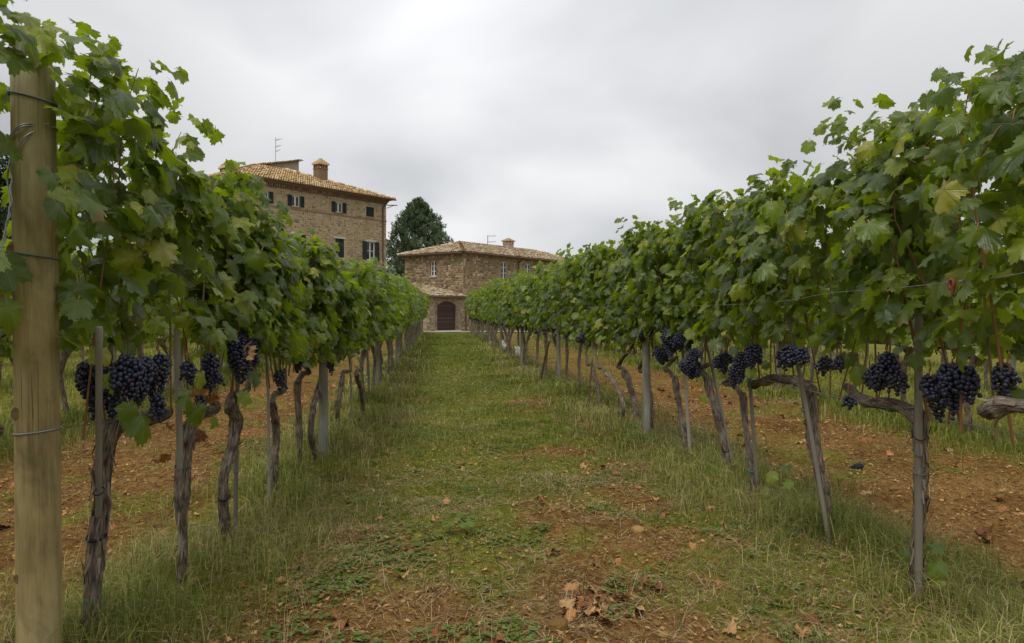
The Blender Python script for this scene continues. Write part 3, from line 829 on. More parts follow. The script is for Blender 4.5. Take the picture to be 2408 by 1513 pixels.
def rod(name, pts, w, mat, parent, n=6):
    V, F, uv = tube_np(catmull(pts, max(2, len(pts)*4)), np.full(max(2, len(pts)*4), w), n)
    return link(name, new_mesh(name, V, F, [mat], uv=uv), parent)

# ---- the tall house
H = Frame(908, 70.0)
house = empty('stone_house', H.p0, ROTZ, label='tall three storey stone house with dark green shutters and pyramid roof', cat='house')
WID, DEP, EAVE = 16.1, 16.1, H.h(470, 70.0)
Wf = lambda a, z, d: (a, d, z)
Wl = lambda a, z, d: (-WID+d, a, z)
Wr = lambda a, z, d: (-d, a, z)
Wb = lambda a, z, d: (a, DEP-d, z)
def rect_front(fr, x0, y0, x1, y1):
    a0, zt = fr.front(x0, y0); a1, zb = fr.front(x1, y1)
    zt = (fr.front((x0+x1)/2, y0)[1]); zb = fr.front((x0+x1)/2, y1)[1]
    return [a0, a1, zb, zt]
z1c = lambda zx, zy: ((zx/3.782+500)/1.03821, (zy/3.782+320)/1.03821)
def hrect(zx0, zy0, zx1, zy1):
    a = z1c(zx0, zy0); b = z1c(zx1, zy1); return rect_front(H, a[0], a[1], b[0], b[1])
top_w = [hrect(518, 553, 590, 660), hrect(803, 598, 876, 700), hrect(1205, 658, 1270, 755), hrect(1490, 697, 1562, 793)]
for o in top_w[1:]: o[2], o[3] = top_w[1][2], top_w[1][3]
top_w[0][2], top_w[0][3] = top_w[1][2], top_w[1][3]
low_w = [hrect(1205, 990, 1286, 1165), hrect(1494, 1024, 1568, 1192)]
low_w[0][2], low_w[0][3] = low_w[1][2], low_w[1][3]
more = []
for k, o in enumerate(top_w[:2]): more.append([o[0], o[1]+.1, low_w[0][2], low_w[0][3]])
gw = [[o[0], o[1]+.1, 1.1, 3.0] for o in (top_w[0], top_w[1])] + [[low_w[1][0], low_w[1][1], 1.1, 3.0]]
opens = [tuple(o) for o in top_w+low_w+more+gw]
left_op = [(a, a+1.0, z0, z1) for a in (2.5, 7.4, 12.4) for (z0, z1) in ((1.1, 3.0), (low_w[0][2], low_w[0][3]), (top_w[1][2], top_w[1][3]))]
mb = MB()
wall_panel(mb, Wf, -WID, 0, 0, EAVE, opens)
wall_panel(mb, Wl, 0, DEP, 0, EAVE, left_op)
wall_panel(mb, Wr, 0, DEP, 0, EAVE, [])
wall_panel(mb, Wb, -WID, 0, 0, EAVE, [])
hw = link('wall', mb.mesh('wall', [M['mortar_h']]), house)
av = [(o[0]-.02, o[1]+.02, o[2]-.02, o[3]+.02) for o in opens]
stones(hw, Wf, -WID, 0, 3.2, EAVE-.45, av, M['stone_h'], 300, proud=(.006, .022))
stones(hw, Wf, -WID, 0, 0, 3.2, av, M['stone_h'], 0, proud=(.006, .022))
stones(hw, Wl, 0, DEP, 0, EAVE-.45, left_op, M['stone_h'], 0, proud=(.006, .022))
for k, o in enumerate(opens):
    closed = k in (3, 4)
    window(house, Wf, o, 'closed' if closed else 'open', mid=0 if k < 4 else 1, sill='brick' if k < 4 else True, lintel='travertine' if k >= 4 else None,
           label='window with both dark shutters shut' if closed else None)
for o in left_op: window(house, Wl, o, 'open', sill='brick')
# string course, cornice with dentils
cb = MB(); zc_ = top_w[1][2]-.28
cb.box(-WID-.04, .04, -.05, .02, zc_, zc_+.11, .5); cb.box(-WID-.05, -WID+.02, .02, DEP, zc_, zc_+.11, .5)
zc2 = low_w[1][2]-.75
cb.box(-WID-.04, .04, -.05, .02, zc2, zc2+.10, .5)
link('string_course', cb.mesh('string_course', [M['brick']]), house)
cb = MB()
cb.box(-WID-.06, .06, -.07, .02, EAVE-.52, EAVE-.42, .4); cb.box(-WID-.18, .18, -.2, .02, EAVE-.20, EAVE-.10, .6); cb.box(-WID-.30, .30, -.32, .02, EAVE-.097, EAVE+.02, .3)
cb.box(-WID-.07, -WID+.02, .02, DEP, EAVE-.52, EAVE-.42, .4); cb.box(-WID-.2, -WID+.02, .02, DEP, EAVE-.20, EAVE-.10, .6); cb.box(-WID-.32, -WID+.02, .02, DEP, EAVE-.097, EAVE+.02, .3)
co = link('cornice', cb.mesh('cornice', [M['brick']]), house)
n = int(WID/.24)
dm = MB(); dm.box(-.06, .06, -.16, .0, -.21, 0); dme = dm.mesh('dentil', [M['brick']])
for i in range(n+1):
    link('dentil', dme, co, (-WID+.1+i*(WID-.2)/n, 0, EAVE-.205))
for i in range(n+1):
    o = link('dentil', dme, co, (-WID, .1+i*(DEP-.2)/n, EAVE-.205)); o.rotation_euler = (0, 0, -math.pi/2)
# roof
ov = .62; zr0 = EAVE+.02-.0; apex = (-WID/2, DEP/2, H.h(387, 68.4))
slope = (apex[2]-zr0)/(WID/2+ov)
c00, c10, c11, c01 = (-WID-ov, -ov, zr0), (ov, -ov, zr0), (ov, DEP+ov, zr0), (-WID-ov, DEP+ov, zr0)
faces = [[c00, c10, apex], [c10, c11, apex], [c11, c01, apex], [c01, c00, apex]]
roof = sheet('roof', faces, M['roof_under'], house, .08)
for i, f in enumerate(faces): roof_slope(roof, f, M['tile_h'], 300 if i == 0 else 0)
for c in (c00, c10, c11, c01): ridge_tiles(roof, c, apex, M['tile_h'])
rod('gutter', [(-WID-ov, -ov-.07, zr0-.03), (-4, -ov-.07, zr0-.04), (ov+.05, -ov-.07, zr0-.05)], .075, M['gutter'], house, 8)
a, z = H.front(*z1c(1640, 700)); ad = a
rod('downpipe', [(a+.45, -.5, EAVE-.15), (a+.25, -.3, EAVE-.45), (a+.03, -.11, EAVE-.85), (a, -.09, EAVE-1.4), (a, -.09, 6.), (a, -.09, .1)], .055, M['gutter'], house, 8)
br = MB(); br.bar((0, -.1, EAVE-.55), (1.15, -.35, EAVE-.45), .05); br.bar((0, -.1, EAVE-.85), (.8, -.28, EAVE-.48), .035)
link('bracket', br.mesh('bracket', [M['gutter']]), house)
# raised roof dormer by the apex: wall facing the front, roof carried level from the left slope
ax, ay, az = apex
dz = H.h(372, 69)
d0, d1 = ax-.2, ax+3.1
y0_ = ay-1.0
dmr = MB()
za, zb = az-.10, dz+.02
dmr.add([(d0, y0_, za-1.2), (d1, y0_, za-1.6), (d1, y0_, zb), (d0, y0_, za), (d0, y0_+2.6, za-1.2), (d1, y0_+2.6, za-1.6), (d1, y0_+2.6, zb), (d0, y0_+2.6, za)],
        [(0,1,2,3), (1,5,6,2), (5,4,7,6), (4,0,3,7)], .5)
do = link('dormer', dmr.mesh('dormer', [M['plaster']]), house)
P = [(d1+.3, y0_-.3, zb+.06), (d1+.3, y0_+2.9, zb+.06), (d0-2.2, y0_+2.9, za-.55), (d0-2.2, y0_-.3, za-.55)]
dr = sheet('dormer_roof', [P], M['roof_under'], do, .07)
roof_slope(dr, [P[3], P[0], P[1], P[2]], M['tile_h'])
# chimneys, antenna
def roof_point(px, py):
    # on the front slope plane
    nrm = np.cross(np.array(c10)-np.array(c00), np.array(apex)-np.array(c00)); nrm /= np.linalg.norm(nrm)
    Rm = np.array([[UW[0], VW[0], 0], [UW[1], VW[1], 0], [0, 0, 1.0]])
    p = on_plane(px, py, H.p0+Rm@np.array(c00), Rm@nrm); return Rm.T@(p-H.p0)
p = roof_point(757, 424)
dp = depth_of(H.p0+H.U*p[0]+H.Vv*p[1])
chimney(house, p[0], p[1]+.2, p[2]-.5, H.h(373, dp), 1.0, .9, (M['brick_pale'] if False else M['brick'], M['tile_h']))
w = cam2world((534-CX)/F_PX*70.5, 70.5); lp = np.array([w[0], w[1], GB])-H.p0
chimney(house, float(lp@H.U), float(lp@H.Vv), EAVE+.4, H.h(379, 70.5), 1.0, .9, (M['brick_pale'] if False else M['brick'], M['tile_h']))
an = MB()
w = cam2world((648-CX)/F_PX*70, 70); lp = np.array([w[0], w[1], GB])-H.p0; xa, ya = float(lp@H.U), float(lp@H.Vv); zt = H.h(323, 70); zb_ = H.h(385, 70)
an.bar((xa, ya, zb_-.8), (xa, ya, zt), .028)
for k, zz in enumerate((.25, .9, 1.35)):
    an.bar((xa-.05, ya, zt-zz-.12), (xa+.7-.12*k, ya-.1, zt-zz+.2), .02)
    for t_ in (.1, .25, .4): an.bar((xa+t_-.02, ya-.22, zt-zz+t_*.35), (xa+t_+.02, ya+.22, zt-zz+t_*.35), .012)
link('antenna', an.mesh('antenna', [M['antenna']]), house)

# ---- the low stone barn
B = Frame(1089, 60.0)
barn = empty('stone_barn', B.p0, ROTZ, label='long low stone farm building with clay tile hipped roof and white casement windows', cat='farmhouse')
BL, BD, BE = 19.0, 6.9, B.h(593, 60.0)
Bf = lambda a, z, d: (a, d, z)
Bl = lambda a, z, d: (d, a, z)
z2c = lambda zx, zy: ((zx/3.982+920)/1.03821, (zy/3.982+460)/1.03821)
def brect(zx0, zy0, zx1, zy1):
    a = z2c(zx0, zy0); b = z2c(zx1, zy1); return rect_front(B, a[0], a[1], b[0], b[1])
def blrect(zx0, zy0, zx1, zy1):
    a = z2c(zx0, zy0); b = z2c(zx1, zy1); m = ((a[0]+b[0])/2)
    t0, _ = B.left(a[0], a[1]); t1, _ = B.left(b[0], b[1])
    return [min(t0, t1), max(t0, t1), B.left(m, b[1])[1], B.left(m, a[1])[1]]
w1 = blrect(522, 706, 578, 856); w2 = brect(1210, 715, 1262, 880); w3 = brect(1443, 742, 1495, 865); w4 = brect(950, 1060, 1010, 1150)
w2[1] += .1; w3[1] += .1; w3[2], w3[3] = w2[2], w2[3]; w4[2] = 1.2
front_op = [tuple(o) for o in (w2, w3, w4)] + [(w3[0]+4.2, w3[1]+4.2, w2[2], w2[3]), (w2[0], w2[1], 1.1, 2.6)]
mb = MB()
wall_panel(mb, Bf, 0, BL, 0, BE, front_op)
wall_panel(mb, Bl, 0, BD, 0, BE, [tuple(w1)])
wall_panel(mb, lambda a, z, d: (a, BD-d, z), 0, BL, 0, BE, [])
wall_panel(mb, lambda a, z, d: (BL-d, a, z), 0, BD, 0, BE, [])
bw = link('wall', mb.mesh('wall', [M['mortar_b']]), barn)
stones(bw, Bl, 0, BD, 2.6, BE-.12, [tuple(w1)], M['stone_b'], 150, proud=(.015, .05), course=(.16, .36), width=(.22, .7))
stones(bw, Bl, 0, BD, 0, 2.6, [], M['stone_b'], 0, proud=(.015, .05))
stones(bw, Bf, 0, BL, 0, BE-.12, front_op, M['stone_b'], 150, proud=(.012, .04), course=(.16, .36), width=(.22, .7))
window(barn, Bl, tuple(w1), 'open', mid=2, shut=False, lintel='brick')
for o in front_op: window(barn, Bf, o, 'open', mid=2, shut=False, lintel='brick')
# brick jambs round the left window
jb = MB()
for k in range(8):
    zz = w1[2]+k*(w1[3]-w1[2])/8
    e = .14 if k % 2 else .24
    for (b0, b1) in ((w1[0]-e, w1[0]-.004), (w1[1]+.004, w1[1]+e)):
        jb.box(-.03, .05, b0, b1, zz+.008, zz+(w1[3]-w1[2])/8-.008)
link('brick_jamb', jb.mesh('brick_jamb', [M['brick']]), bw)
ovb = .45; zb0 = BE; rh = B.h(571, 64.8)-.04
r0, r1 = (BD/2, BD/2, rh), (BL-BD/2, BD/2, rh)
b00, b10, b11, b01 = (-ovb, -ovb, zb0), (BL+ovb, -ovb, zb0), (BL+ovb, BD+ovb, zb0), (-ovb, BD+ovb, zb0)
bf = [[b00, b10, r1, r0], [b10, b11, r1], [b11, b01, r0, r1], [b01, b00, r0]]
broof = sheet('roof', bf, M['roof_under'], barn, .09)
for i, f in enumerate(bf): roof_slope(broof, f, M['tile_b'], 200 if i == 0 else (100 if i == 3 else 0))
for c, r_ in ((b00, r0), (b10, r1), (b11, r1), (b01, r0), (r0, r1)): ridge_tiles(broof, c, r_, M['tile_b'])
rod('gutter', [(-ovb, -ovb-.06, zb0-.06), (8, -ovb-.06, zb0-.07), (BL+ovb, -ovb-.06, zb0-.08)], .065, M['gutter'], barn, 8)
rod('gutter', [(-ovb-.06, BD+ovb, zb0-.06), (-ovb-.06, 3, zb0-.07), (-ovb-.06, -ovb, zb0-.08)], .065, M['gutter'], barn, 8)
a, z = B.front(*z2c(1372, 800))
rod('downpipe', [(a+.1, -.42, BE-.15), (a+.05, -.2, BE-.4), (a, -.08, BE-.7), (a, -.08, 3), (a, -.08, .1)], .05, M['gutter'], barn, 8)
def brp(px, py):
    nrm = np.cross(np.array(b10)-np.array(b00), np.array(r0)-np.array(b00)); nrm /= np.linalg.norm(nrm)
    Rm = np.array([[UW[0], VW[0], 0], [UW[1], VW[1], 0], [0, 0, 1.0]])
    p = on_plane(px, py, B.p0+Rm@np.array(b00), Rm@nrm); return Rm.T@(p-B.p0)
p = brp(1202, 588); dp = depth_of(B.p0+B.U*p[0]+B.Vv*p[1])
chimney(barn, p[0], p[1]+.35, p[2]-.3, B.h(560, dp), .82, .7, (M['brick_pale'], M['tile_b']), 3)
an = MB(); p = brp(1166, 582); dp = depth_of(B.p0+B.U*p[0]+B.Vv*p[1]); zt = B.h(553, dp)
an.bar((p[0], p[1]+1, p[2]-.2), (p[0], p[1]+1, zt), .035)
for zz in (.05, .62): an.bar((p[0]-.08, p[1]+1, zt-zz), (p[0]+.75, p[1]+.6, zt-zz+.06), .03)
link('antenna', an.mesh('antenna', [M['antenna']]), barn)

# ---- lean-to with the arched door, built against the barn's left end
annex = empty('stone_lean_to', B.p0, ROTZ, label='small stone lean-to with arched brown door and sloping tile roof', cat='outbuilding')
yF = -.35
fa = lambda zx, zy: B.front(*z2c(zx, zy), y=yF)
aL = fa(484, 1200)[0]; aR = -.02
zE = fa(660, 1052)[1]
dl, dr_ = fa(584, 1200)[0], fa(769, 1200)[0]
dtop = fa(676, 1098)[1]; dspr = fa(676, 1142)[1]
dc, dw = (dl+dr_)/2, (dr_-dl)/2
rise = dtop-dspr; Rr_ = (dw*dw+rise*rise)/(2*rise)
def arch_z(a): return dspr+math.sqrt(max(0, Rr_**2-(a-dc)**2))-(Rr_-rise)
depthA = 3.8; zTop = zE+.88
mb = MB()
Af = lambda a, z, d: (a, yF+d, z)
# front wall cut round the arch
N_ = 14; xs = [dl+(dr_-dl)*i/N_ for i in range(N_+1)]
mb.add([Af(aL,0,0), Af(dl,0,0), Af(dl,zE,0), Af(aL,zE,0)], [(0,1,2,3)], .5)
mb.add([Af(dr_,0,0), Af(aR,0,0), Af(aR,zE,0), Af(dr_,zE,0)], [(0,1,2,3)], .5)
for i in range(N_):
    x0, x1 = xs[i], xs[i+1]
    mb.add([Af(x0,arch_z(x0),0), Af(x1,arch_z(x1),0), Af(x1,zE,0), Af(x0,zE,0)], [(0,1,2,3)], .5)
    mb.add([Af(x0,arch_z(x0),0), Af(x1,arch_z(x1),0), Af(x1,arch_z(x1),.3), Af(x0,arch_z(x0),.3)], [(3,2,1,0)], .5)
for x in (dl, dr_): mb.add([Af(x,0,0), Af(x,dspr,0), Af(x,dspr,.3), Af(x,0,.3)], [(0,1,2,3)], .5)
mb.add([(aL,yF,0), (aL,yF,zE), (aL,yF+depthA,zTop), (aL,yF+depthA,0)], [(0,1,2,3)], .5)
mb.add([(aL,yF+depthA,0), (aL,yF+depthA,zTop), (aR,yF+depthA,zTop), (aR,yF+depthA,0)], [(0,1,2,3)], .5)
mb.add([(aR,yF,0), (aR,yF+.33,0), (aR,yF+.33,zE), (aR,yF,zE)], [(0,1,2,3)], .5)
aw = link('wall', mb.mesh('wall', [M['mortar_b']]), annex)
av = [(dl-.3, dr_+.3, 0, dspr)]+[(x-.1, x+.1, 0, arch_z(x)+.26) for x in xs]
stones(aw, Af, aL, aR, 0, zE-.05, av, M['stone_h'], 90, proud=(.015, .04), course=(.14, .26), width=(.2, .5))
class _L:
    pass
def Al(a, z, d): return (aL+d, yF+a, z)
for k in range(5):
    stones(aw, Al, depthA*k/5, depthA*(k+1)/5, 0, zE+.88*k/5-.08, [], M['stone_h'], 0, proud=(.015, .04))
# voussoirs and brick jambs
a_half = math.asin(min(1, dw/Rr_)); zc0 = dspr-(Rr_-rise)
nv = 21
for i in range(nv):
    t0 = -a_half+2*a_half*(i+.06)/nv; t1 = -a_half+2*a_half*(i+.94)/nv
    m1 = MB(); V = []
    for d in (-.03, .12):
        for (t_, rr) in ((t0, Rr_+.004), (t1, Rr_+.004), (t1, Rr_+.24), (t0, Rr_+.24)): V.append(Af(dc+rr*math.sin(t_), zc0+rr*math.cos(t_), d))
    m1.add(V, [(0,1,2,3), (7,6,5,4), (0,4,5,1), (1,5,6,2), (2,6,7,3), (3,7,4,0)]); link('brick', m1.mesh('brick', [M['brick']]), aw)
nb_ = int(dspr/.13)
for side in (-1, 1):
    for i in range(nb_):
        e = .26 if i % 2 else .15
        m1 = MB()
        b0, b1 = (dl-e, dl-.004) if side < 0 else (dr_+.004, dr_+e)
        m1.box(b0, b1, yF-.03, yF+.1, i*dspr/nb_+.006, (i+1)*dspr/nb_-.006); link('brick', m1.mesh('brick', [M['brick']]), aw)
# the door: horizontal boards
nbd = 17
door = link('garage_door', (lambda m: (m.box(dl-.05, dr_+.05, yF+.21, yF+.24, 0, dtop+.05, .5), m.mesh('garage_door', [M['door_wood']]))[1])(MB()), annex)
for i in range(nbd):
    z0, z1 = dtop*i/nbd+.009, dtop*(i+1)/nbd-.009
    def half(z):
        return dw if z <= dspr else math.sqrt(max(.0, Rr_**2-(z-zc0)**2))
    h0, h1 = min(dw, half(z0)), max(.05, min(dw, half(z1)))
    m1 = MB(); V = []
    dd = .10+random.uniform(-.004, .004)
    for d in (dd, dd+.06):
        V += [Af(dc-h0+.004, z0, d), Af(dc+h0-.004, z0, d), Af(dc+h1-.004, z1, d), Af(dc-h1+.004, z1, d)]
    m1.add(V, [(0,1,2,3), (7,6,5,4), (0,4,5,1), (1,5,6,2), (2,6,7,3), (3,7,4,0)]); link('board', m1.mesh('board', [M['door_wood']]), door)
oa = .32
q0, q1, q2, q3 = (aL-oa, yF-oa, zE+.0), (aR+.25, yF-oa, zE), (aR-.02, yF+depthA, zTop+.1), (aL-oa, yF+depthA, zTop+.1)
q1 = (aR-.02+.3, yF-oa, zE)
ar = sheet('roof', [[q0, (aR-.02, yF-oa, zE), q2, q3]], M['roof_under'], annex, .09)
roof_slope(ar, [q0, (aR-.02, yF-oa, zE), q2, q3], M['tile_b'], 200)
ridge_tiles(ar, q3, q2, M['tile_b'])
rod('gutter', [(aL-oa, yF-oa-.06, zE-.05), (-1, yF-oa-.06, zE-.06), (aR, yF-oa-.06, zE-.07)], .06, M['gutter'], annex, 8)
rod('downpipe', [(aR-.1, yF-oa, zE-.12), (aR-.1, yF-.15, zE-.35), (aR-.1, yF-.08, zE-.7), (aR-.1, yF-.08, .1)], .045, M['gutter'], annex, 8)
# low step under the door
st = MB(); st.box(dl-.3, dr_+.3, yF-.35, yF-.035, 0, .10); link('door_step', st.mesh('door_step', [M['travertine']]), annex)

# ------------------------------------------------------------------ trees
def conifer(px, depth, top_py, half_px, label):
    w = cam2world((px-CX)/F_PX*depth, depth)
    root = empty('conifer_tree', (w[0], w[1], GB), label=label, cat='tree')
    Ht = (HY-top_py)/F_PX*depth+EYE-GB; Rb = half_px/F_PX*depth
    V, F, uv = tube_np(np.array([(0, 0, 0), (.05, 0, Ht*.5), (0, 0, Ht*.97)]), [.28, .16, .02], 9)
    link('trunk', new_mesh('trunk', V, F, [M['tree_bark']], uv=uv), root)
    Vs, Ts, Rs = [], [], []; nb = 0
    r = np.random.default_rng(5)
    prof = lambda t: np.interp(t, [0, .1, .3, .5, .7, .85, .95, 1], [.8, 1.05, 1.13, 1.04, .80, .52, .26, .03])
    for i in range(2600):
        t = r.uniform(.03, 1)**.85; ang = r.uniform(0, 2*np.pi)
        lump = .78+.34*math.sin(ang*3+t*9)*math.sin(t*17+ang) + r.normal(0, .07)
        rad = Rb*prof(t)*lump*math.sqrt(r.uniform(.2, 1))*1.06
        c = np.array([rad*math.cos(ang), rad*math.sin(ang), t*Ht*.97])
        d = np.array([math.cos(ang)*.55, math.sin(ang)*.55, .75+.5*t]); d /= np.linalg.norm(d)
        ln = r.uniform(.5, 1.05)*(1.05-.45*t); wd = ln*r.uniform(.22, .36)
        base = np.clip(r.normal(.45, .2), 0, 1)
        m = 26
        s = r.uniform(0, 1, m); a2 = r.uniform(0, 2*np.pi, m)
        A = np.cross(d, [0, 0, 1.0]); A /= np.linalg.norm(A); Bq = np.cross(d, A)
        rr = wd*np.sin(np.pi*np.clip(s*.9+.08, 0, 1))*np.sqrt(r.uniform(.2, 1, m))
        P_ = c+d*(s*ln)[:, None]+A*(rr*np.cos(a2))[:, None]+Bq*(rr*np.sin(a2))[:, None]
        dd = d+A*(np.cos(a2)*.6)[:, None]+Bq*(np.sin(a2)*.6)[:, None]+r.normal(0, .25, (m, 3))
        dd /= np.linalg.norm(dd, axis=1)[:, None]
        sd_ = np.cross(dd, r.normal(0, 1, (m, 3))); sd_ /= np.linalg.norm(sd_, axis=1)[:, None]
        l2 = r.uniform(.17, .34, m)[:, None]
        tri = np.stack([P_-sd_*l2*.22, P_+sd_*l2*.22, P_+dd*l2], 1)
        Vs.append(tri.reshape(-1, 3)); Rs.append(np.repeat(np.clip(base+r.normal(0, .12, m), 0, 1), 3))
    V = np.concatenate(Vs); T = np.arange(len(V)).reshape(-1, 3)
    link('crown', new_mesh('crown', V, T, [M['conifer']], attrs={'rnd': np.concatenate(Rs)}, smooth=False), root)
conifer(984, 86, 468, 86, 'dark bluish conical conifer between the tall house and the low stone building')
def leaf_tree(px, depth, top_py, R_, label, seed=3, name='broadleaf_tree'):
    w = cam2world((px-CX)/F_PX*depth, depth)
    root = empty(name, (w[0], w[1], 0), label=label, cat='tree')
    Ht = (HY-top_py)/F_PX*depth+EYE
    r = np.random.default_rng(seed)
    tb = MB(); V, F, uv = tube_np(catmull([(0,0,-.1), (.1,.05,Ht*.25), (0,.1,Ht*.5), (.1,0,Ht*.8)], 12), np.linspace(.22, .05, 12), 9); tb.add(V, [tuple(f) for f in F])
    Vs, Rs = [], []
    for i in range(26):
        ang = r.uniform(0, 6.283); t = r.uniform(.35, .95)
        e = np.array([math.cos(ang)*R_*r.uniform(.4, .95)*math.sin(math.pi*min(1, t*.8+.15)), math.sin(ang)*R_*r.uniform(.4, .95)*math.sin(math.pi*min(1, t*.8+.15)), Ht*t])
        V, F, uv = tube_np(catmull([(0, 0, Ht*t*.55), e*.5+np.array([0, 0, Ht*t*.32]), e], 7), np.linspace(.06, .015, 7), 5); tb.add(V, [tuple(f) for f in F])
        for k in range(5):
            c = e+r.normal(0, R_*.22, 3); m = 160
            P_ = c+r.normal(0, R_*.13, (m, 3))
            n_ = r.normal(0, 1, (m, 3)); n_ /= np.linalg.norm(n_, axis=1)[:, None]
            s2 = np.cross(n_, r.normal(0, 1, (m, 3))); s2 /= np.linalg.norm(s2, axis=1)[:, None]; l2 = r.uniform(.05, .1, m)[:, None]
            tri = np.stack([P_-s2*l2*.4, P_+n_*l2*.1+np.cross(n_, s2)*l2, P_+s2*l2*.4, P_-np.cross(n_, s2)*l2], 1)
            Vs.append(tri.reshape(-1, 3)); Rs.append(np.repeat(np.clip(r.normal(.4, .25, m), 0, 1), 4))
    link('trunk', tb.mesh('trunk', [M['tree_bark']]), root)
    V = np.concatenate(Vs)
    link('crown', new_mesh('crown', V, np.arange(len(V)).reshape(-1, 4), [M['oak']], attrs={'rnd': np.concatenate(Rs)}, smooth=False), root)
leaf_tree(-28, 27, 345, 1.9, 'dark broadleaf tree at the left edge behind the round wooden end post')

# ------------------------------------------------------------------ vine building blocks
def leaf_outline(phi, teeth, seed):
    r = np.random.default_rng(seed)
    j = r.uniform(.9, 1.1, 6); sin_ = r.uniform(.85, 1.12, 3)
    a = np.abs(phi)
    key = np.radians([0, 24, 47, 74, 100, 128, 152, 170, 180])
    val = np.array([1.0*j[0], .76*sin_[0], .92*j[1], .62*sin_[1], .72*j[2], .52*sin_[2], .56*j[3], .34, .06])
    val2 = np.array([1.0*j[0], .76*sin_[1], .92*j[4], .62*sin_[2], .72*j[5], .52*sin_[0], .56*j[2], .34, .06])
    rr = np.where(phi >= 0, np.interp(a, key, val), np.interp(a, key, val2))
    if teeth: rr = rr*(1+np.where(np.arange(len(phi)) % 2 == 0, .075, -.065))
    return rr
def leaf_geo(seed, hi=True, fold=.25, droop=.25, wave=.06, cup=0.0):
    r = np.random.default_rng(seed+100)
    n = 54 if hi else 18
    phi = np.linspace(-math.pi, math.pi, n, endpoint=False)+math.pi/n
    rr = leaf_outline(phi, hi, seed)
    if not hi: rr = rr*(1+np.where(np.arange(n) % 2 == 0, .07, -.10))
    rings = [(.45, n//3), (1.0, n)] if hi else [(1.0, n)]
    pts = [np.array([[0, 0]])]
    if hi:
        p3 = phi[1::3]; r3 = np.interp(p3, phi, rr); pts.append(np.stack([np.sin(p3)*r3*.5, np.cos(p3)*r3*.5], 1))
    pts.append(np.stack([np.sin(phi)*rr, np.cos(phi)*rr], 1))
    P = np.concatenate(pts)
    F = []
    if hi:
        m = n//3
        for i in range(m):
            i2 = (i+1) % m
            if i != m-1: F.append((0, 1+i2, 1+i))
            o = 1+m+3*i+1
            nx = lambda k: 1+m+((k-1-m) % n)
            if i != m-1:
                F += [(1+i, nx(o+1), nx(o)), (1+i, 1+i2, nx(o+1)), (1+i2, nx(o+2), nx(o+1)), (1+i2, nx(o+3), nx(o+2))]
            else:
                F += [(1+i, nx(o+1), nx(o)), (1+i2, nx(o+3), nx(o+2)), (1+i, 0, 1+i2)]
    else:
        for i in range(n-1): F.append((0, 1+i+1, 1+i))
    x, y = P[:, 0], P[:, 1]; R2 = x*x+y*y; ang = np.arctan2(x, y)
    fx, fy = r.uniform(.7, 1.3), r.uniform(-.15, .15)
    z = -fold*fx*np.abs(x)*.8 - droop*(np.clip(y, 0, 2)**2)*.8 + .1*fold*x + wave*np.sin(ang*5+r.uniform(0, 6))*R2*1.4 + cup*R2 + wave*.7*np.sin(ang*11+r.uniform(0, 6))*R2**1.5
    z += fold*.35*np.abs(np.sin(ang*2.2))*np.sqrt(R2)*.3
    V = np.stack([x, y, z], 1)
    uv = P.copy()
    F = np.array(F)
    # normals up
    tri = V[F]; nn = np.cross(tri[:, 1]-tri[:, 0], tri[:, 2]-tri[:, 0])
    if nn[:, 2].mean() < 0: F = F[:, ::-1]
    if hi:   # petiole
        k = len(V); L_ = r.uniform(.5, .75); w = .022
        pet = []
        for s in np.linspace(0, 1, 4): pet += [(-w, -L_*s, -.12*s*s-.005), (w, -L_*s, -.12*s*s-.005)]
        V = np.vstack([V, pet]); uv = np.vstack([uv, np.array(pet)[:, :2]])
        pf = []
        for i in range(3): b = k+2*i; pf += [(b, b+1, b+3), (b, b+3, b+2)]
        return V, F, uv, np.array(pf)
    return V, F, uv, None
LEAF_HI = []
for i in range(12):
    V, F, uv, pf = leaf_geo(i, True, [.2, .4, .65, .9, .3, .5][i % 6], [.25, .45, .0, .6, .35, .8][(i*5) % 6], [.07, .11, .16][i % 3])
    LEAF_HI.append(new_mesh('leaf', V, [F, pf], [M['leaf'], M['petiole']], uv=uv, midx=[0]*len(F)+[1]*len(pf)))
LEAF_LO = [leaf_geo(i, False, [.2, .4, .55, .3][i % 4], [.2, .5, .35][i % 3], .12) for i in range(6)]
DRY = []
for i in range(7):
    V, F, uv, pf = leaf_geo(i+40, True, .5+.25*(i % 3), .3+.3*(i % 2), .20, [.45, -.3, .6, .2][i % 4])
    DRY.append(new_mesh('leaf', V, [F, pf], [M['dry_leaf'], M['petiole']], uv=uv, midx=[0]*len(F)+[1]*len(pf)))

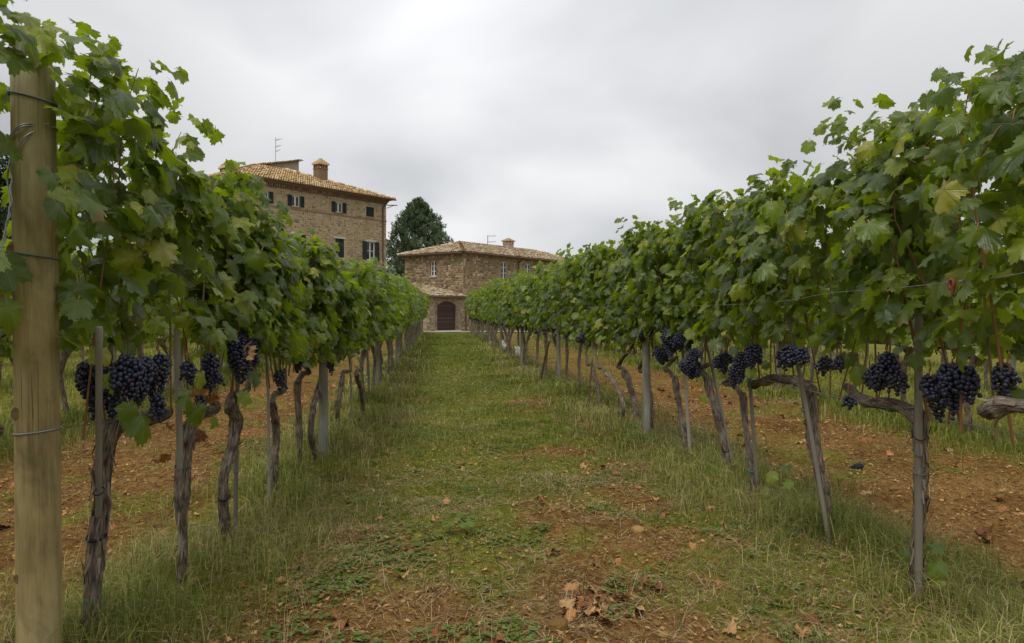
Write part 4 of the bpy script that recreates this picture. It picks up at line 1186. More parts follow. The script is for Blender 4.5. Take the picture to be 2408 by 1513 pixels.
def gen_leaves(r, y0, y1, ztop, zmin, count, dens_low=1.0, half=.13):
    """returns positions, normals, tips, sizes of leaves carried on upright shoots (local: x across, y along the row)"""
    ns = max(3, int(round((y1-y0)/.10)))
    shoots, P, Nn, T, S = [], [], [], [], []
    for i in range(ns):
        yb = y0+(y1-y0)*(i+.5)/ns+r.uniform(-.04, .04)
        zt = ztop(yb)+r.normal(0, .05)
        x1, y_1 = r.normal(0, half*.7), yb+r.normal(0, .12)
        xt, yt = r.normal(0, half), y_1+r.normal(0, .12)
        shoots.append(catmull([(r.normal(0, .03), yb, .74), (x1*.6, (yb+y_1)/2, .74+(zt-.74)*.4), (x1, y_1, .74+(zt-.74)*.75), (xt, yt, zt)], 26))
    per = count/ns
    for sh in shoots:
        k = int(per*r.uniform(.85, 1.15))
        for j in range(k):
            t = r.uniform(0, 1); f = t*25; i0 = int(f); p = sh[i0]*(1-(f-i0))+sh[min(25, i0+1)]*(f-i0)
            if p[2] < zmin+r.uniform(-.03, .10): 
                if r.random() > (1-dens_low): continue
            sx = 1 if r.random() < .5 else -1
            rel = (p[2]-.74)/max(.3, sh[-1][2]-.74)
            w = r.uniform(.04, .17)*(1.12-.55*max(0, rel-.6)/.4)
            pos = p+np.array([sx*w, r.normal(0, .06), r.uniform(-.05, .06)])
            upb = .30+.55*max(0, rel-.75)/.25
            nrm = np.array([sx*r.uniform(.25, 1.0), r.normal(0, .58), r.uniform(-.15, .85)+upb*.6]); nrm /= np.linalg.norm(nrm)
            tip = np.array([sx*r.uniform(-.2, .8), r.normal(0, .75), -r.uniform(.1, 1.0)+.6*max(0, rel-.85)/.15])
            tip -= nrm*np.dot(tip, nrm); tip /= np.linalg.norm(tip)+1e-9
            P.append(pos); Nn.append(nrm); T.append(tip)
            S.append(r.uniform(.046, .083)*(1-.32*max(0, rel-.8)/.2)*(1 if r.random() > .22 else .6))
    return np.array(P), np.array(Nn), np.array(T), np.array(S), shoots

def leaf_matrix(p, n, t, s):
    x = np.cross(t, n)
    return Matrix(((x[0]*s, t[0]*s, n[0]*s, p[0]), (x[1]*s, t[1]*s, n[1]*s, p[1]), (x[2]*s, t[2]*s, n[2]*s, p[2]), (0, 0, 0, 1)))

def foliage_mesh(seed, length, count, ztop, zmin=.80, shoots_too=True):
    r = np.random.default_rng(seed)
    P, Nn, T, S, sh = gen_leaves(r, -length/2-.05, length/2+.05, lambda y: ztop+.06*math.sin(y*5+seed), zmin, count)
    Vs, Fs, Us, Rs = [], [], [], []; nb = 0
    for i in range(len(P)):
        V, F, uv, _ = LEAF_LO[r.integers(len(LEAF_LO))]
        X = np.cross(T[i], Nn[i]); A = np.stack([X, T[i], Nn[i]], 0)
        Vs.append((V*S[i]*1.08)@A+P[i]); Fs.append(F+nb); nb += len(V); Us.append(uv); Rs.append(np.full(len(V), r.random()*.999))
    return new_mesh('foliage', np.concatenate(Vs), np.concatenate(Fs), [M['leaf_far']], uv=np.concatenate(Us), attrs={'rnd': np.concatenate(Rs)}), sh

def bark_tube(name, path, radii, nseg=22, nring=46, seed=0, flakes=0, amp=1.0, knobs=()):
    r = np.random.default_rng(seed)
    P = catmull(path, nring)
    R = np.interp(np.linspace(0, 1, nring), np.linspace(0, 1, len(radii)), radii)
    s = np.concatenate([[0], np.cumsum(np.linalg.norm(np.diff(P, axis=0), axis=1))]); Ltot = s[-1]
    P = P+np.stack([np.interp(s, np.linspace(0, Ltot, 7), r.normal(0, R.mean()*.16, 7)) for _ in range(3)], 1)*np.linspace(0, 1, nring)[:, None]**.5
    ks = np.concatenate([r.integers(2, 6, 2), r.integers(7, 13, 5)]); ph = r.uniform(0, 6.28, 7); tw = r.normal(0, 5, 7)
    def disp(TH, S_):
        m = np.ones_like(TH)
        for k, p, w in zip(ks, ph, tw): m += amp*.045*np.sin(k*TH+p+w*S_+1.2*np.sin(S_*17+p))
        m += amp*.10*(vnoise(S_*14+seed, TH*0+seed)-.5)*2
        m += amp*.10*(vnoise(np.cos(TH)*1.5+S_*9, np.sin(TH)*1.5+S_*7+seed, seed)-.5)*2
        m += amp*.09*(vnoise(np.cos(TH)*5+S_*3, np.sin(TH)*5+S_*11, seed+3)-.5)*2
        if nseg >= 36: m += amp*.07*(vnoise(np.cos(TH)*11+S_*4, np.sin(TH)*11+S_*26, seed+5)-.5)*2 + amp*.05*(np.abs(np.sin(TH*9.5+2.2*np.sin(S_*21+seed)+S_*tw[0]))-.6)
        for (sk, tk, hk, wk) in knobs: m += hk*np.exp(-((S_/Ltot-sk)/wk)**2-((np.angle(np.exp(1j*(TH-tk))))/.7)**2)
        return m
    V, F, uv = tube_np(P, R, nseg, disp)
    Vl = [V, P[:1], P[-1:]+(P[-1:]-P[-2:-1])*.6]; n = len(V)
    idx = np.arange(nring*nseg).reshape(nring, nseg)
    tri = [(idx[0][(i+1) % nseg], idx[0][i], n) for i in range(nseg)]+[(idx[-1][i], idx[-1][(i+1) % nseg], n+1) for i in range(nseg)]
    UVl = [uv, [[0, 0]], [[0, Ltot]]]; nb = n+2; fq = [F]
    for k in range(flakes):
        i0 = r.integers(2, nring-6); a = r.uniform(0, 6.28); T0 = P[min(nring-1, i0+1)]-P[i0]; T0 /= np.linalg.norm(T0)
        A = np.cross(T0, [0.3, .9, .1]); A /= np.linalg.norm(A); B_ = np.cross(T0, A)
        o = A*math.cos(a)+B_*math.sin(a); w = np.cross(T0, o)*r.uniform(.003, .007); ln = r.uniform(.03, .09); up_ = 1 if r.random() < .5 else -1
        b0 = P[i0]+o*R[i0]*.96
        rows = []
        for t_ in (0, .5, 1): 
            c = b0+T0*up_*ln*t_+o*(.004+.016*t_**2*r.uniform(.3, 1.4)); rows += [c-w*(1-.6*t_), c+w*(1-.6*t_)]
        Vl.append(np.array(rows)); UVl.append([[.5, .1]]*6); fq.append(np.array([[nb, nb+1, nb+3, nb+2], [nb+2, nb+3, nb+5, nb+4]])); nb += 6
    return new_mesh(name, np.concatenate(Vl), [np.concatenate(fq), np.array(tri)], [M['bark']], uv=np.concatenate([np.asarray(u_, float) for u_ in UVl]))

def ico(sub):
    import bmesh
    bm = bmesh.new(); bmesh.ops.create_icosphere(bm, subdivisions=sub, radius=1)
    V = np.array([v.co[:] for v in bm.verts]); F = np.array([[v.index for v in f.verts] for f in bm.faces]); bm.free()
    return V, F
ICO1, ICO2, ICO3 = ico(1), ico(2), ico(3)
GRAPE = new_mesh('grape', ICO3[0]*np.array([1, 1, 1.06]), ICO3[1], [M['grape']])
def bunch_points(r, length, width, gr=.0077, shoulder=True):
    """grape centres hanging below the origin"""
    pts = []
    nax = int(length/.004)
    cells = {}
    axis_b = [(np.zeros(3), np.array([r.normal(0, .12), r.normal(0, .12), -1.0]), length, width*.40)]
    if shoulder:
        for s in (-1, 1):
            axis_b.append((np.array([0, 0, -length*r.uniform(.02, .15)]), np.array([r.normal(0, .3), s*r.uniform(.5, 1), -r.uniform(.3, .9)]), width*r.uniform(.45, .95), width*r.uniform(.20, .34)))
        a = r.uniform(0, 6.28)
        axis_b.append((np.array([0, 0, -length*r.uniform(.25, .5)]), np.array([math.cos(a)*.7, math.sin(a)*.7, -.7]), width*r.uniform(.5, .8), width*.24))
    d2 = (gr*1.72)**2
    for (o, d, ln, w) in axis_b:
        d = d/np.linalg.norm(d)
        A = np.cross(d, [1, .2, .1]); A /= np.linalg.norm(A); B_ = np.cross(d, A)
        for _ in range(int(2600*ln*w/.006/2)):
            t = r.random(); prof = w*np.interp(t, [0, .12, .35, .65, .9, 1], [.45, .9, 1, .78, .42, .12])
            a = r.uniform(0, 6.283); rr = max(0, prof-gr)*math.sqrt(r.uniform(.5, 1))
            p = o+d*t*ln+A*rr*math.cos(a)+B_*rr*math.sin(a)
            key = tuple((p//(gr*2)).astype(int)); ok = True
            for i in (-1, 0, 1):
                for j in (-1, 0, 1):
                    for k in (-1, 0, 1):
                        for q_ in cells.get((key[0]+i, key[1]+j, key[2]+k), ()):
                            if (q_-p)@(q_-p) < d2: ok = False; break
                        if not ok: break
                    if not ok: break
                if not ok: break
            if ok: cells.setdefault(key, []).append(p); pts.append(p)
    return pts
def stem_mesh(r, length):
    V, F, uv = tube_np(catmull([(0, 0, .05), (r.normal(0, .005), r.normal(0, .005), .02), (0, 0, 0), (0, 0, -length*.8)], 8), np.array([.0028]*4+[.0022]*4), 5)
    return new_mesh('grape_bunch', V, F, [M['cane']], uv=uv)
def make_bunch(parent, loc, length, width, seed, single=True):
    r = np.random.default_rng(seed)
    pts = bunch_points(r, length, width)
    if single:
        b = link('grape_bunch', stem_mesh(r, length), parent, loc)
        for p in pts:
            s = .0077*r.uniform(.82, 1.14)
            link('grape', GRAPE, b, mat=Matrix.LocRotScale(Vector(p), None, Vector((s, s, s))))
        return b
FAR_BUNCH = []
for i in range(4):
    r = np.random.default_rng(900+i); pts = bunch_points(r, .16, .10, .0095)
    Vs = [ICO2[0]*.0095+p for p in pts]; Fs = [ICO2[1]+k*len(ICO2[0]) for k in range(len(pts))]
    FAR_BUNCH.append(new_mesh('grape_bunch', np.concatenate(Vs), np.concatenate(Fs), [M['grape']], attrs={'rnd': np.repeat(r.random(len(pts)), len(ICO2[0]))}))

def cane_mesh(pts, r0=.0055):
    P = catmull(pts, 12)
    V, F, uv = tube_np(P, np.linspace(r0, r0*.32, 12), 6)
    return new_mesh('cane', V, F, [M['cane']], uv=uv)
def tie_mesh(rad, mat='tie', w=.006):
    P = [(math.cos(a)*rad, math.sin(a)*rad, .01*math.sin(a)) for a in np.linspace(0, 2*math.pi, 15)]
    V, F, uv = tube_np(np.array(P), np.full(15, w), 5)
    return new_mesh('tie', V, F, [M[mat]], uv=uv)

# ------------------------------------------------------------------ canopy height measured along each main row
def top_z(k, y):
    if k == 'L': return float(np.interp(y, [1.4, 2.3, 2.7, 2.84, 2.98, 3.2, 3.4, 3.8, 4.6, 5.2, 5.9, 7.2, 9, 14, 22, 34], [1.92, 1.91, 1.93, 1.82, 1.74, 1.655, 1.59, 1.575, 1.58, 1.56, 1.51, 1.56, 1.55, 1.62, 1.69, 1.76]))
    if k == 'R': return float(np.interp(y, [1.5, 2.2, 2.6, 3.2, 3.6, 4.2, 5.0, 6, 7, 9, 14, 34], [2.12, 1.95, 1.83, 1.90, 1.88, 1.83, 1.86, 1.82, 1.79, 1.75, 1.74, 1.84]))
    return 1.78

# ------------------------------------------------------------------ near vines, traced trunk by trunk
NEARV = []
POST_D = depth_of(on_ground(97, 1612))
def px_path(pts, X):
    return [on_row(px, py, X) for px, py in pts]
def near_vine(k, trunk, wid, span, label, cordons=(), zmin=.80, nleaf=None, seed=1, ties=(), leafless_low=False, canes=True, group=None, flakes=14, top=None):
    """trunk: pixel points base..head on the row plane; wid: half widths in px; span: (y0, y1) of canopy along the row"""
    g = on_ground(*trunk[0]); X = g[0]
    pts = px_path(trunk, X)
    d = depth_of(g)
    bz = float(gh(g[0], g[1]))
    base = np.array([g[0], g[1], 0.0])
    root = empty('grapevine', base, label=label, cat='grapevine', group=group)
    pl = [p-base for p in pts]; pl[0] = pl[0]+np.array([0, 0, min(-.06, bz-.05)])
    rad = [w*d/F_PX*.68 for w in wid]
    r = np.random.default_rng(seed)
    link('trunk', bark_tube('trunk', pl, rad, 40, 84, seed, flakes*2, 1.0, knobs=[(.93, r.uniform(0, 6), .35, .06), (r.uniform(.3, .7), r.uniform(0, 6), .25, .05)]), root)
    head = pl[-1]
    for ci, (cp, cw) in enumerate(cordons):
        q_ = [p-base for p in px_path(cp, X)]
        link('cordon', bark_tube('cordon', q_, [w*d/F_PX*.75 for w in cw], 20, 34, seed+31+ci, 8, 1.2, knobs=[(.35, 1.5, .4, .05), (.7, 2, .5, .06), (.95, 1, .4, .06)]), root)
    if not cordons:
        q_ = [head+np.array([0, -.02, -.02]), head+np.array([r.normal(0, .01), .12, .03]), head+np.array([r.normal(0, .015), .30, .035]), np.array([0, span[1]-g[1]-.1, .76])]
        link('cordon', bark_tube('cordon', q_, [rad[-1]*.85, rad[-1]*.75, rad[-1]*.65, rad[-1]*.5], 16, 26, seed+31, 5, 1.1), root)
    # foliage
    y0, y1 = span[0]-g[1], span[1]-g[1]
    xc = float(row_x(k, (span[0]+span[1])/2))-g[0]
    n = int((nleaf or int(330*(span[1]-span[0])+25))*2.7)
    P, Nn, T, S, sh = gen_leaves(r, y0, y1, lambda y: (top or (lambda yy: top_z(k, yy)))(y+g[1]), zmin, n)
    for i in range(len(P)):
        P[i][0] += xc
        w_ = P[i]+base+T[i]*S[i]*.5-EYEP; dd = w_@FWD
        if k == 'L' and g[1] < 2.7 and dd < POST_D+.09:
            qx, qy = CX+F_PX*(w_@RIGHT)/dd, HY-F_PX*w_[2]/dd
            if -15 < qx < 165 and qy > 130: continue      # the crown keeps clear of the end post
        link('leaf', LEAF_HI[r.integers(12)], root, mat=leaf_matrix(P[i], Nn[i], T[i], S[i]))
    if canes:
        for s_ in sh:
            if k == 'L' and g[1] < 2.7 and s_[:, 1].min()+g[1] < 2.38: continue
            s2 = s_.copy(); s2[:, 0] += xc*np.linspace(.5, 1, 26)
            link('cane', cane_mesh([s2[0]-np.array([0, 0, .03]), s2[4], s2[9], s2[15], s2[20], s2[23]], r.uniform(.0038, .0058)), root)
    for (t_, m_) in ties:
        p = catmull(pl, 50)[int(t_*49)]; rr = float(np.interp(t_, np.linspace(0, 1, len(rad)), rad))
        link('tie', tie_mesh(rr*1.13, m_), root, p)
    NEARV.append((k, g[1], root, base))
    return root

def bunch_px(k, px, py_top, w_px, h_px, seed, dx=0.13):
    """a bunch whose top hangs at the pixel, on the alley side of its row"""
    s = 1 if k == 'L' else -1
    X = float(row_x(k, 3.0 if k == 'L' else 3.2))
    p = on_row(px, py_top, X)
    X = float(row_x(k, p[1]))+s*dx; p = on_row(px, py_top, X)
    d = depth_of(p)
    best = min([v for v in NEARV if v[0] == k], key=lambda v: abs(v[1]-p[1]))
    b = make_bunch(best[2], p-best[3], h_px*d/F_PX*1.06, w_px*d/F_PX*1.12, seed)
    return b

# left row
near_vine('L', [(-206, 1891), (-205, 1500), (-200, 1250), (-190, 1100)], [40, 36, 36, 42], (1.40, 2.08), 'vine at the frame edge left of and in front of the round end post', zmin=1.02, seed=11, nleaf=190, canes=False)
near_vine('L', [(212, 1550), (214, 1470), (224, 1300), (240, 1150), (250, 1060), (262, 1010)], [29, 27, 26, 27, 32, 37], (2.10, 2.82),
          'thick gnarled vine nearest the wooden end post, heavy with large bunches', zmin=1.0, seed=12, ties=((.17, 'tie'), (.46, 'tie')), flakes=40,
          cordons=[([(262, 1005), (300, 990), (345, 985), (400, 970)], [30, 28, 26, 16])])
near_vine('L', [(428, 1400), (430, 1270), (426, 1180), (432, 1090), (440, 1005)], [13, 13, 22, 24, 27], (2.82, 3.30),
          'vine with a trunk narrowing to its foot and dry leaves hanging from it', zmin=1.0, seed=13, flakes=22, nleaf=210)
near_vine('L', [(537, 1300), (528, 1200), (530, 1120), (548, 1040), (553, 985), (540, 955)], [16, 15, 15, 17, 20, 17], (3.30, 3.86),
          'vine with an S-curved trunk ending in a bent knob, third from the end post', zmin=.93, seed=14, ties=((.28, 'tie'),), flakes=20, nleaf=235)
near_vine('L', [(640, 1195), (645, 1100), (649, 1020), (640, 945)], [10, 11, 12, 12], (3.86, 4.6), 'slim vine beside a thin pale stake, fourth from the end post', zmin=.84, seed=15, nleaf=285)
near_vine('L', [(703, 1112), (702, 1000), (700, 895)], [9, 10, 11], (4.6, 5.2), 'straight dark vine just in front of the grey timber post in the left row', zmin=.82, seed=16, nleaf=240)
near_vine('L', [(748, 1090), (732, 1020), (738, 960), (760, 880)], [8, 8, 9, 10], (5.2, 5.9), 'bowed vine touching the nearest grey timber post of the left row', zmin=.78, seed=17, nleaf=260)
near_vine('L', [(800, 1035), (794, 960), (806, 885)], [6.5, 7, 8], (5.9, 6.9), 'slender vine just behind the nearest grey timber post of the left row', zmin=.78, seed=18, nleaf=330)
near_vine('L', [(856, 985), (850, 930), (838, 880)], [6, 6, 7], (6.9, 8.1), 'leaning vine in the left row before its second grey post', zmin=.78, seed=19, nleaf=380)
# right row
near_vine('R', [(2480, 1720), (2476, 1400), (2470, 1150), (2462, 985)], [26, 24, 24, 28], (1.50, 2.28), 'vine at the right edge with a knobbed arm reaching into the picture', zmin=1.02, seed=31, nleaf=235,
          cordons=[([(2470, 965), (2420, 955), (2360, 955), (2310, 975)], [22, 20, 21, 31, 20])])
near_vine('R', [(2150, 1420), (2155, 1300), (2165, 1180), (2169, 1060), (2160, 970)], [22, 18, 18, 20, 24], (2.28, 2.98), 'vine behind the tall pale stake, its arm trained left under big bunches', zmin=1.02, seed=32, ties=((.55, 'tie'),), flakes=34, nleaf=235,
          cordons=[([(2168, 985), (2110, 955), (2045, 945), (1985, 912)], [24, 20, 18, 14])])
near_vine('R', [(1967, 1292), (1945, 1200), (1921, 1080), (1909, 1000), (1904, 910)], [16, 16, 18, 22, 22], (2.98, 3.62), 'shaggy vine crossed by a leaning stake in the right row', zmin=1.0, seed=33, ties=((.22, 'tie'),), flakes=34, nleaf=225,
          cordons=[([(1908, 915), (1865, 893), (1810, 893), (1765, 905)], [18, 15, 15, 14])])
near_vine('R', [(1783, 1192), (1768, 1110), (1755, 1020), (1745, 925)], [9, 9, 10, 12], (3.62, 4.16), 'thin leaning vine with a green tie and a leafy sucker at its foot', zmin=.95, seed=34, ties=((.36, 'tie_green'),), nleaf=215)
near_vine('R', [(1722, 1142), (1708, 1070), (1690, 1000), (1675, 940), (1665, 890)], [10, 10, 12, 14, 15], (4.16, 4.8), 'vine whose trunk flares at the head, leaning left beside bunches at the alley edge', zmin=.93, seed=35, ties=((.3, 'tie'),), nleaf=250)
near_vine('R', [(1620, 1088), (1609, 1020), (1596, 950), (1586, 885)], [9, 9, 9, 11], (4.8, 5.5), 'vine just nearer than the grey timber post of the right row', zmin=.90, seed=36, ties=((.45, 'tie_green'),), nleaf=270)
near_vine('R', [(1532, 1035), (1529, 960), (1522, 885)], [9, 9, 10], (5.5, 6.3), 'vine standing tight against the nearest grey timber post of the right row', zmin=.86, seed=37, nleaf=300)
near_vine('R', [(1502, 1012), (1490, 940), (1470, 875)], [9, 9, 11], (6.3, 6.9), 'stout leaning vine just behind the nearest grey timber post of the right row', zmin=.78, seed=38, nleaf=235)
near_vine('R', [(1452, 1012), (1466, 960), (1450, 910), (1425, 875)], [6, 6, 6.5, 8], (6.9, 7.7), 'thin crooked vine bulging to the right in the right row', zmin=.78, seed=39, nleaf=280)
near_vine('R', [(1416, 972), (1406, 915), (1395, 865)], [6, 6, 7], (7.7, 8.6), 'vine with withered leaves clinging to its trunk in the right row', zmin=.78, seed=40, nleaf=300)

for i, (px, py, w, h) in enumerate([(212, 850, 80, 85), (222, 880, 55, 100), (300, 838, 85, 130), (330, 845, 80, 110), (378, 835, 62, 115), (368, 930, 45, 62), (262, 855, 40, 70), (262, 900, 50, 90), (440, 850, 40, 55), (500, 835, 52, 110), (492, 832, 40, 60), (560, 790, 75, 110), (568, 778, 42, 48), (590, 800, 45, 70), (470, 930, 40, 45), (656, 870, 34, 50), (715, 815, 36, 62), (705, 830, 30, 45), (805, 810, 28, 36), (775, 845, 24, 36)]):
    bunch_px('L', px, py, w, h, 300+i, dx=.0 if i in (0, 1, 6, 7) else .11)
for i, (px, py, w, h) in enumerate([(2088, 832, 62, 62), (2066, 858, 52, 58), (2104, 866, 46, 58), (2045, 878, 34, 36), (2122, 880, 30, 40), (2080, 870, 50, 50), (2185, 880, 60, 112), (2238, 855, 80, 110), (2270, 862, 62, 85), (2240, 890, 50, 90), (2358, 855, 58, 85), (2375, 870, 40, 60), (1862, 815, 60, 48), (1838, 828, 35, 45), (1888, 820, 40, 40), (1940, 838, 38, 45), (1975, 838, 34, 36), (1995, 930, 30, 32), (1770, 812, 46, 50), (1745, 832, 48, 68), (1725, 860, 34, 50), (1700, 830, 36, 50), (1686, 838, 28, 34), (1620, 845, 60, 40), (1632, 820, 36, 60), (1575, 778, 62, 48), (1598, 785, 40, 40), (1552, 810, 44, 46), (1620, 800, 30, 30), (1525, 762, 30, 30), (1375, 785, 34, 30), (1510, 775, 28, 30)]):
    bunch_px('R', px, py, w, h, 400+i)

# ------------------------------------------------------------------ the rest of the vines
FOL = [foliage_mesh(700+i, .86, 500, 1.74, .80) for i in range(10)]
FOLC = []
for i in range(10):
    mb = MB(); r = np.random.default_rng(50+i)
    for s_ in FOL[i][1]:
        if r.random() < .7:
            P = catmull([s_[0], s_[5], s_[11]], 5); V, F, uv = tube_np(P, np.full(5, .005), 4); mb.add(V, [tuple(f) for f in F])
    FOLC.append(mb.mesh('canes', [M['cane']], True))
TRK = []
for i in range(8):
    r = np.random.default_rng(80+i)
    a, b = r.normal(0, .035, 2)
    TRK.append((bark_tube('trunk', [(0, 0, -.06), (a*.6, b, .2), (a, b*.5+r.normal(0, .025), .45), (r.normal(0, .03), r.normal(0, .05), .72)], [.025, .022, .023, .032], 12, 22, 80+i, 3),
                bark_tube('cordon', [(0, 0, .70), (r.normal(0, .02), .15, .755), (r.normal(0, .02), .40, .76), (0, .72, .77)], [.030, .026, .024, .016], 9, 16, 95+i, 0)))
def far_vine(k, y, label, group, i):
    r = random.Random(hash((k, i)) & 0xffff if False else (len(k)*1000+ord(k[0])*7+ord(k[-1])*13+i*31))
    x = float(row_x(k, y))
    root = empty('grapevine', (x, y, float(gh(x, y))), label=label, cat='grapevine', group=group)
    j = r.randrange(8); t = TRK[j]
    o = link('trunk', t[0], root); o.rotation_euler = (0, 0, r.uniform(-.5, .5)); o.scale = (r.uniform(.8, 1.15),)*2+(1,)
    link('cordon', t[1], root)
    f = r.randrange(10); zs = top_z(k, y)/1.74*r.uniform(.965, 1.045); flip = r.random() < .5
    o = link('foliage', FOL[f][0], root, kind='stuff'); o.scale = (r.uniform(.95, 1.2), 1, zs)
    o2 = link('canes', FOLC[f], root, kind='stuff'); o2.scale = o.scale
    if len(k) > 1: o.location = (0, 0, -.10)
    if flip: o.rotation_euler = o2.rotation_euler = (0, 0, math.pi)
    for b in range(r.choice([2, 3, 3, 4])):
        s = r.choice([-1, 1, 1]) if k[0] == 'L' else r.choice([-1, -1, 1])
        bo = link('grape_bunch', FAR_BUNCH[r.randrange(4)], root, (s*r.uniform(.04, .13), r.uniform(-.35, .35), r.uniform(.82, .96)))
        bo.rotation_euler = (0, 0, r.uniform(0, 6)); bo.scale = (r.uniform(.75, 1.15),)*3
    return root
ORD = ['first', 'second', 'third', 'fourth', 'fifth', 'sixth', 'seventh', 'eighth']
USED = []
GL = {'L': ('vine far down the left row, one of many thin trunks under its hedge', 'distant vines of the left row'),
      'R': ('vine far down the right row, one of many thin trunks under its hedge', 'distant vines of the right row'),
      'L2': ('vine in the second row left of the alley, seen past the left row trunks', 'vines of the second row on the left'),
      'L3': ('vine in the third row left of the alley, half hidden by nearer rows', 'vines of the third row on the left'),
      'L4': ('vine in the fourth row left of the alley, mostly hidden by nearer rows', 'vines of the fourth row on the left'),
      'R2': ('vine in the second row right of the alley, seen below the right row canopy', 'vines of the second row on the right'),
      'R3': ('vine in the third row right of the alley, half hidden by nearer rows', 'vines of the third row on the right'),
      'R4': ('vine in the fourth row right of the alley, mostly hidden by nearer rows', 'vines of the fourth row on the right')}
for k, ys, st in (('L', 8.5, .82), ('R', 9.0, .82), ('L2', 2.6, .82), ('R2', 3.3, .82), ('L3', 5.0, .86), ('R3', 5.4, .86), ('L4', 8.5, .9), ('R4', 9.5, .9)):
    y = ys; i = 0
    while y < END_Y:
        lab = GL[k][0]
        if k in 'LR' and y < 22:
            pl_ = [9.6, 13.6, 17.6, 21.6] if k == 'L' else [10.1, 13.9, 17.6, 21.6]
            j = sum(1 for q_ in pl_ if q_ < y)
            cnt = len([1 for yy in USED if yy[0] == k and sum(1 for q_ in pl_ if q_ < yy[1]) == j])
            lab = '%s vine beyond the %s grey timber post of the %s row' % (ORD[cnt], ORD[j] if j else 'nearest', 'left' if k == 'L' else 'right') if j else '%s vine short of the second grey timber post of the %s row' % (['farthest but one', 'farthest', 'nearest', 'next'][cnt], 'left' if k == 'L' else 'right')
            USED.append((k, y))
        if k in ('L2', 'R2'):
            pl_ = [4.3, 8.3, 12.3] if k == 'L2' else [5.2, 9.2, 13.2]
            j = sum(1 for q_ in pl_ if q_ < y)
            if j in (1, 2):
                cnt = len([1 for yy in USED if yy[0] == k and sum(1 for q_ in pl_ if q_ < yy[1]) == j])
                lab = '%s vine beyond the %s grey post of the second row on the %s' % (ORD[cnt], ['', 'nearest', 'second'][j], 'left' if k == 'L2' else 'right'); USED.append((k, y))
            elif j == 0: lab = 'vine at the near end of the second row on the %s, before its first post' % ('left' if k == 'L2' else 'right')
        far_vine(k, y, lab, GL[k][1], i); y += st*random.uniform(.94, 1.06); i += 1

# ------------------------------------------------------------------ posts, stakes, wires
def wood_post(name, path, r0, r1, mat, label, cat='post', group=None, nseg=18, nring=12):
    P = catmull(path, nring); rr = np.linspace(r0, r1, nring)
    base = P[0].copy()
    root = empty(name, base, label=label, cat=cat, group=group)
    ph = random.uniform(0, 6)
    V, F, uv = tube_np(P-base, rr, nseg, lambda TH, S_: 1+.015*np.sin(3*TH+ph+S_*2)+.012*np.sin(7*TH+ph*2-S_*3))
    n = len(V); top = P[-1]-base
    rim = V[-nseg:]; ins = top+(rim-top)*.86+np.array([0, 0, .012])
    V2 = np.vstack([V, ins, [top+np.array([0, 0, .014])]])
    tri = [(n+i, n+(i+1) % nseg, n+nseg) for i in range(nseg)]
    qd = np.vstack([F, [(n-nseg+i, n-nseg+(i+1) % nseg, n+(i+1) % nseg, n+i) for i in range(nseg)]])
    uv2 = np.vstack([uv, uv[-nseg:], [[.5, uv[-1][1]]]])
    link('pole', new_mesh('pole', V2, [qd, np.array(tri)], [mat], uv=uv2), root)
    return root, base
def wire(name, pts, r, label, cat='wire', mat='wire', group=None, parent=None, n=None):
    P = catmull(pts, n or max(2, len(pts)*5))
    V, F, uv = tube_np(P, np.full(len(P), r), 5)
    return link(name, new_mesh(name, V, F, [M[mat]], uv=uv), parent, label=label, cat=cat, group=group)

# round wooden end post
pb = on_ground(97, 1612); PX = pb[0]; dpt = depth_of(pb)
ptop = on_plane(77, 165, pb, FWD)
axisp = lambda t: pb+(ptop-pb)*t
root, base = wood_post('end_post', [pb-np.array([0, 0, .25]), axisp(.33), axisp(.66), ptop], 46.5*dpt/F_PX, 45*dpt/F_PX, M['post'], 'thick round wooden end post with wire wound round it at the left edge', nseg=40, nring=40)
PR = 45.8*dpt/F_PX
def on_post(px, py, lift=0.0):
    """point on the camera-facing surface of the end post"""
    d = ray(px, py); t0 = (ptop[2]-0)/1; 
    z = EYE+d[2]*dpt
    c = axisp((z-0)/(ptop[2]-0)); off = (np.dot(EYEP+d*dpt-c, RIGHT))
    off = max(-PR*.999, min(PR*.999, off))
    return c+RIGHT*off-FWD*(math.sqrt(PR*PR-off*off)+lift)
for (kx, ky, kr) in ((66, 968, 12), (68, 1348, 9), (55, 592, 14)):
    c = on_post(kx, ky, .0005)-base; kr = kr*dpt/F_PX
    nrm = (on_post(kx, ky, 1)-on_post(kx, ky, 0)); nrm /= np.linalg.norm(nrm)
    A = np.array([0, 0, 1.0]); B_ = np.cross(nrm, A)
    V = [c+nrm*.002]; F = []
    for rr, l in ((.35, .0035), (.7, .0015), (.85, .0035), (1.15, -.002)):
        for a in np.linspace(0, 2*math.pi, 17)[:-1]: V.append(c+nrm*l+(A*math.cos(a)*1.15+B_*math.sin(a))*kr*rr)
    F3 = [(0, 1+i, 1+(i+1) % 16) for i in range(16)]; F4 = [(1+j*16+i, 1+(j+1)*16+i, 1+(j+1)*16+(i+1) % 16, 1+j*16+(i+1) % 16) for j in range(3) for i in range(16)]
    uvk = [[p[1]*5, p[2]*5] for p in V]
    link('knot', new_mesh('knot', V, [np.array(F3), np.array(F4)], [M['knot']], uv=uvk), root)

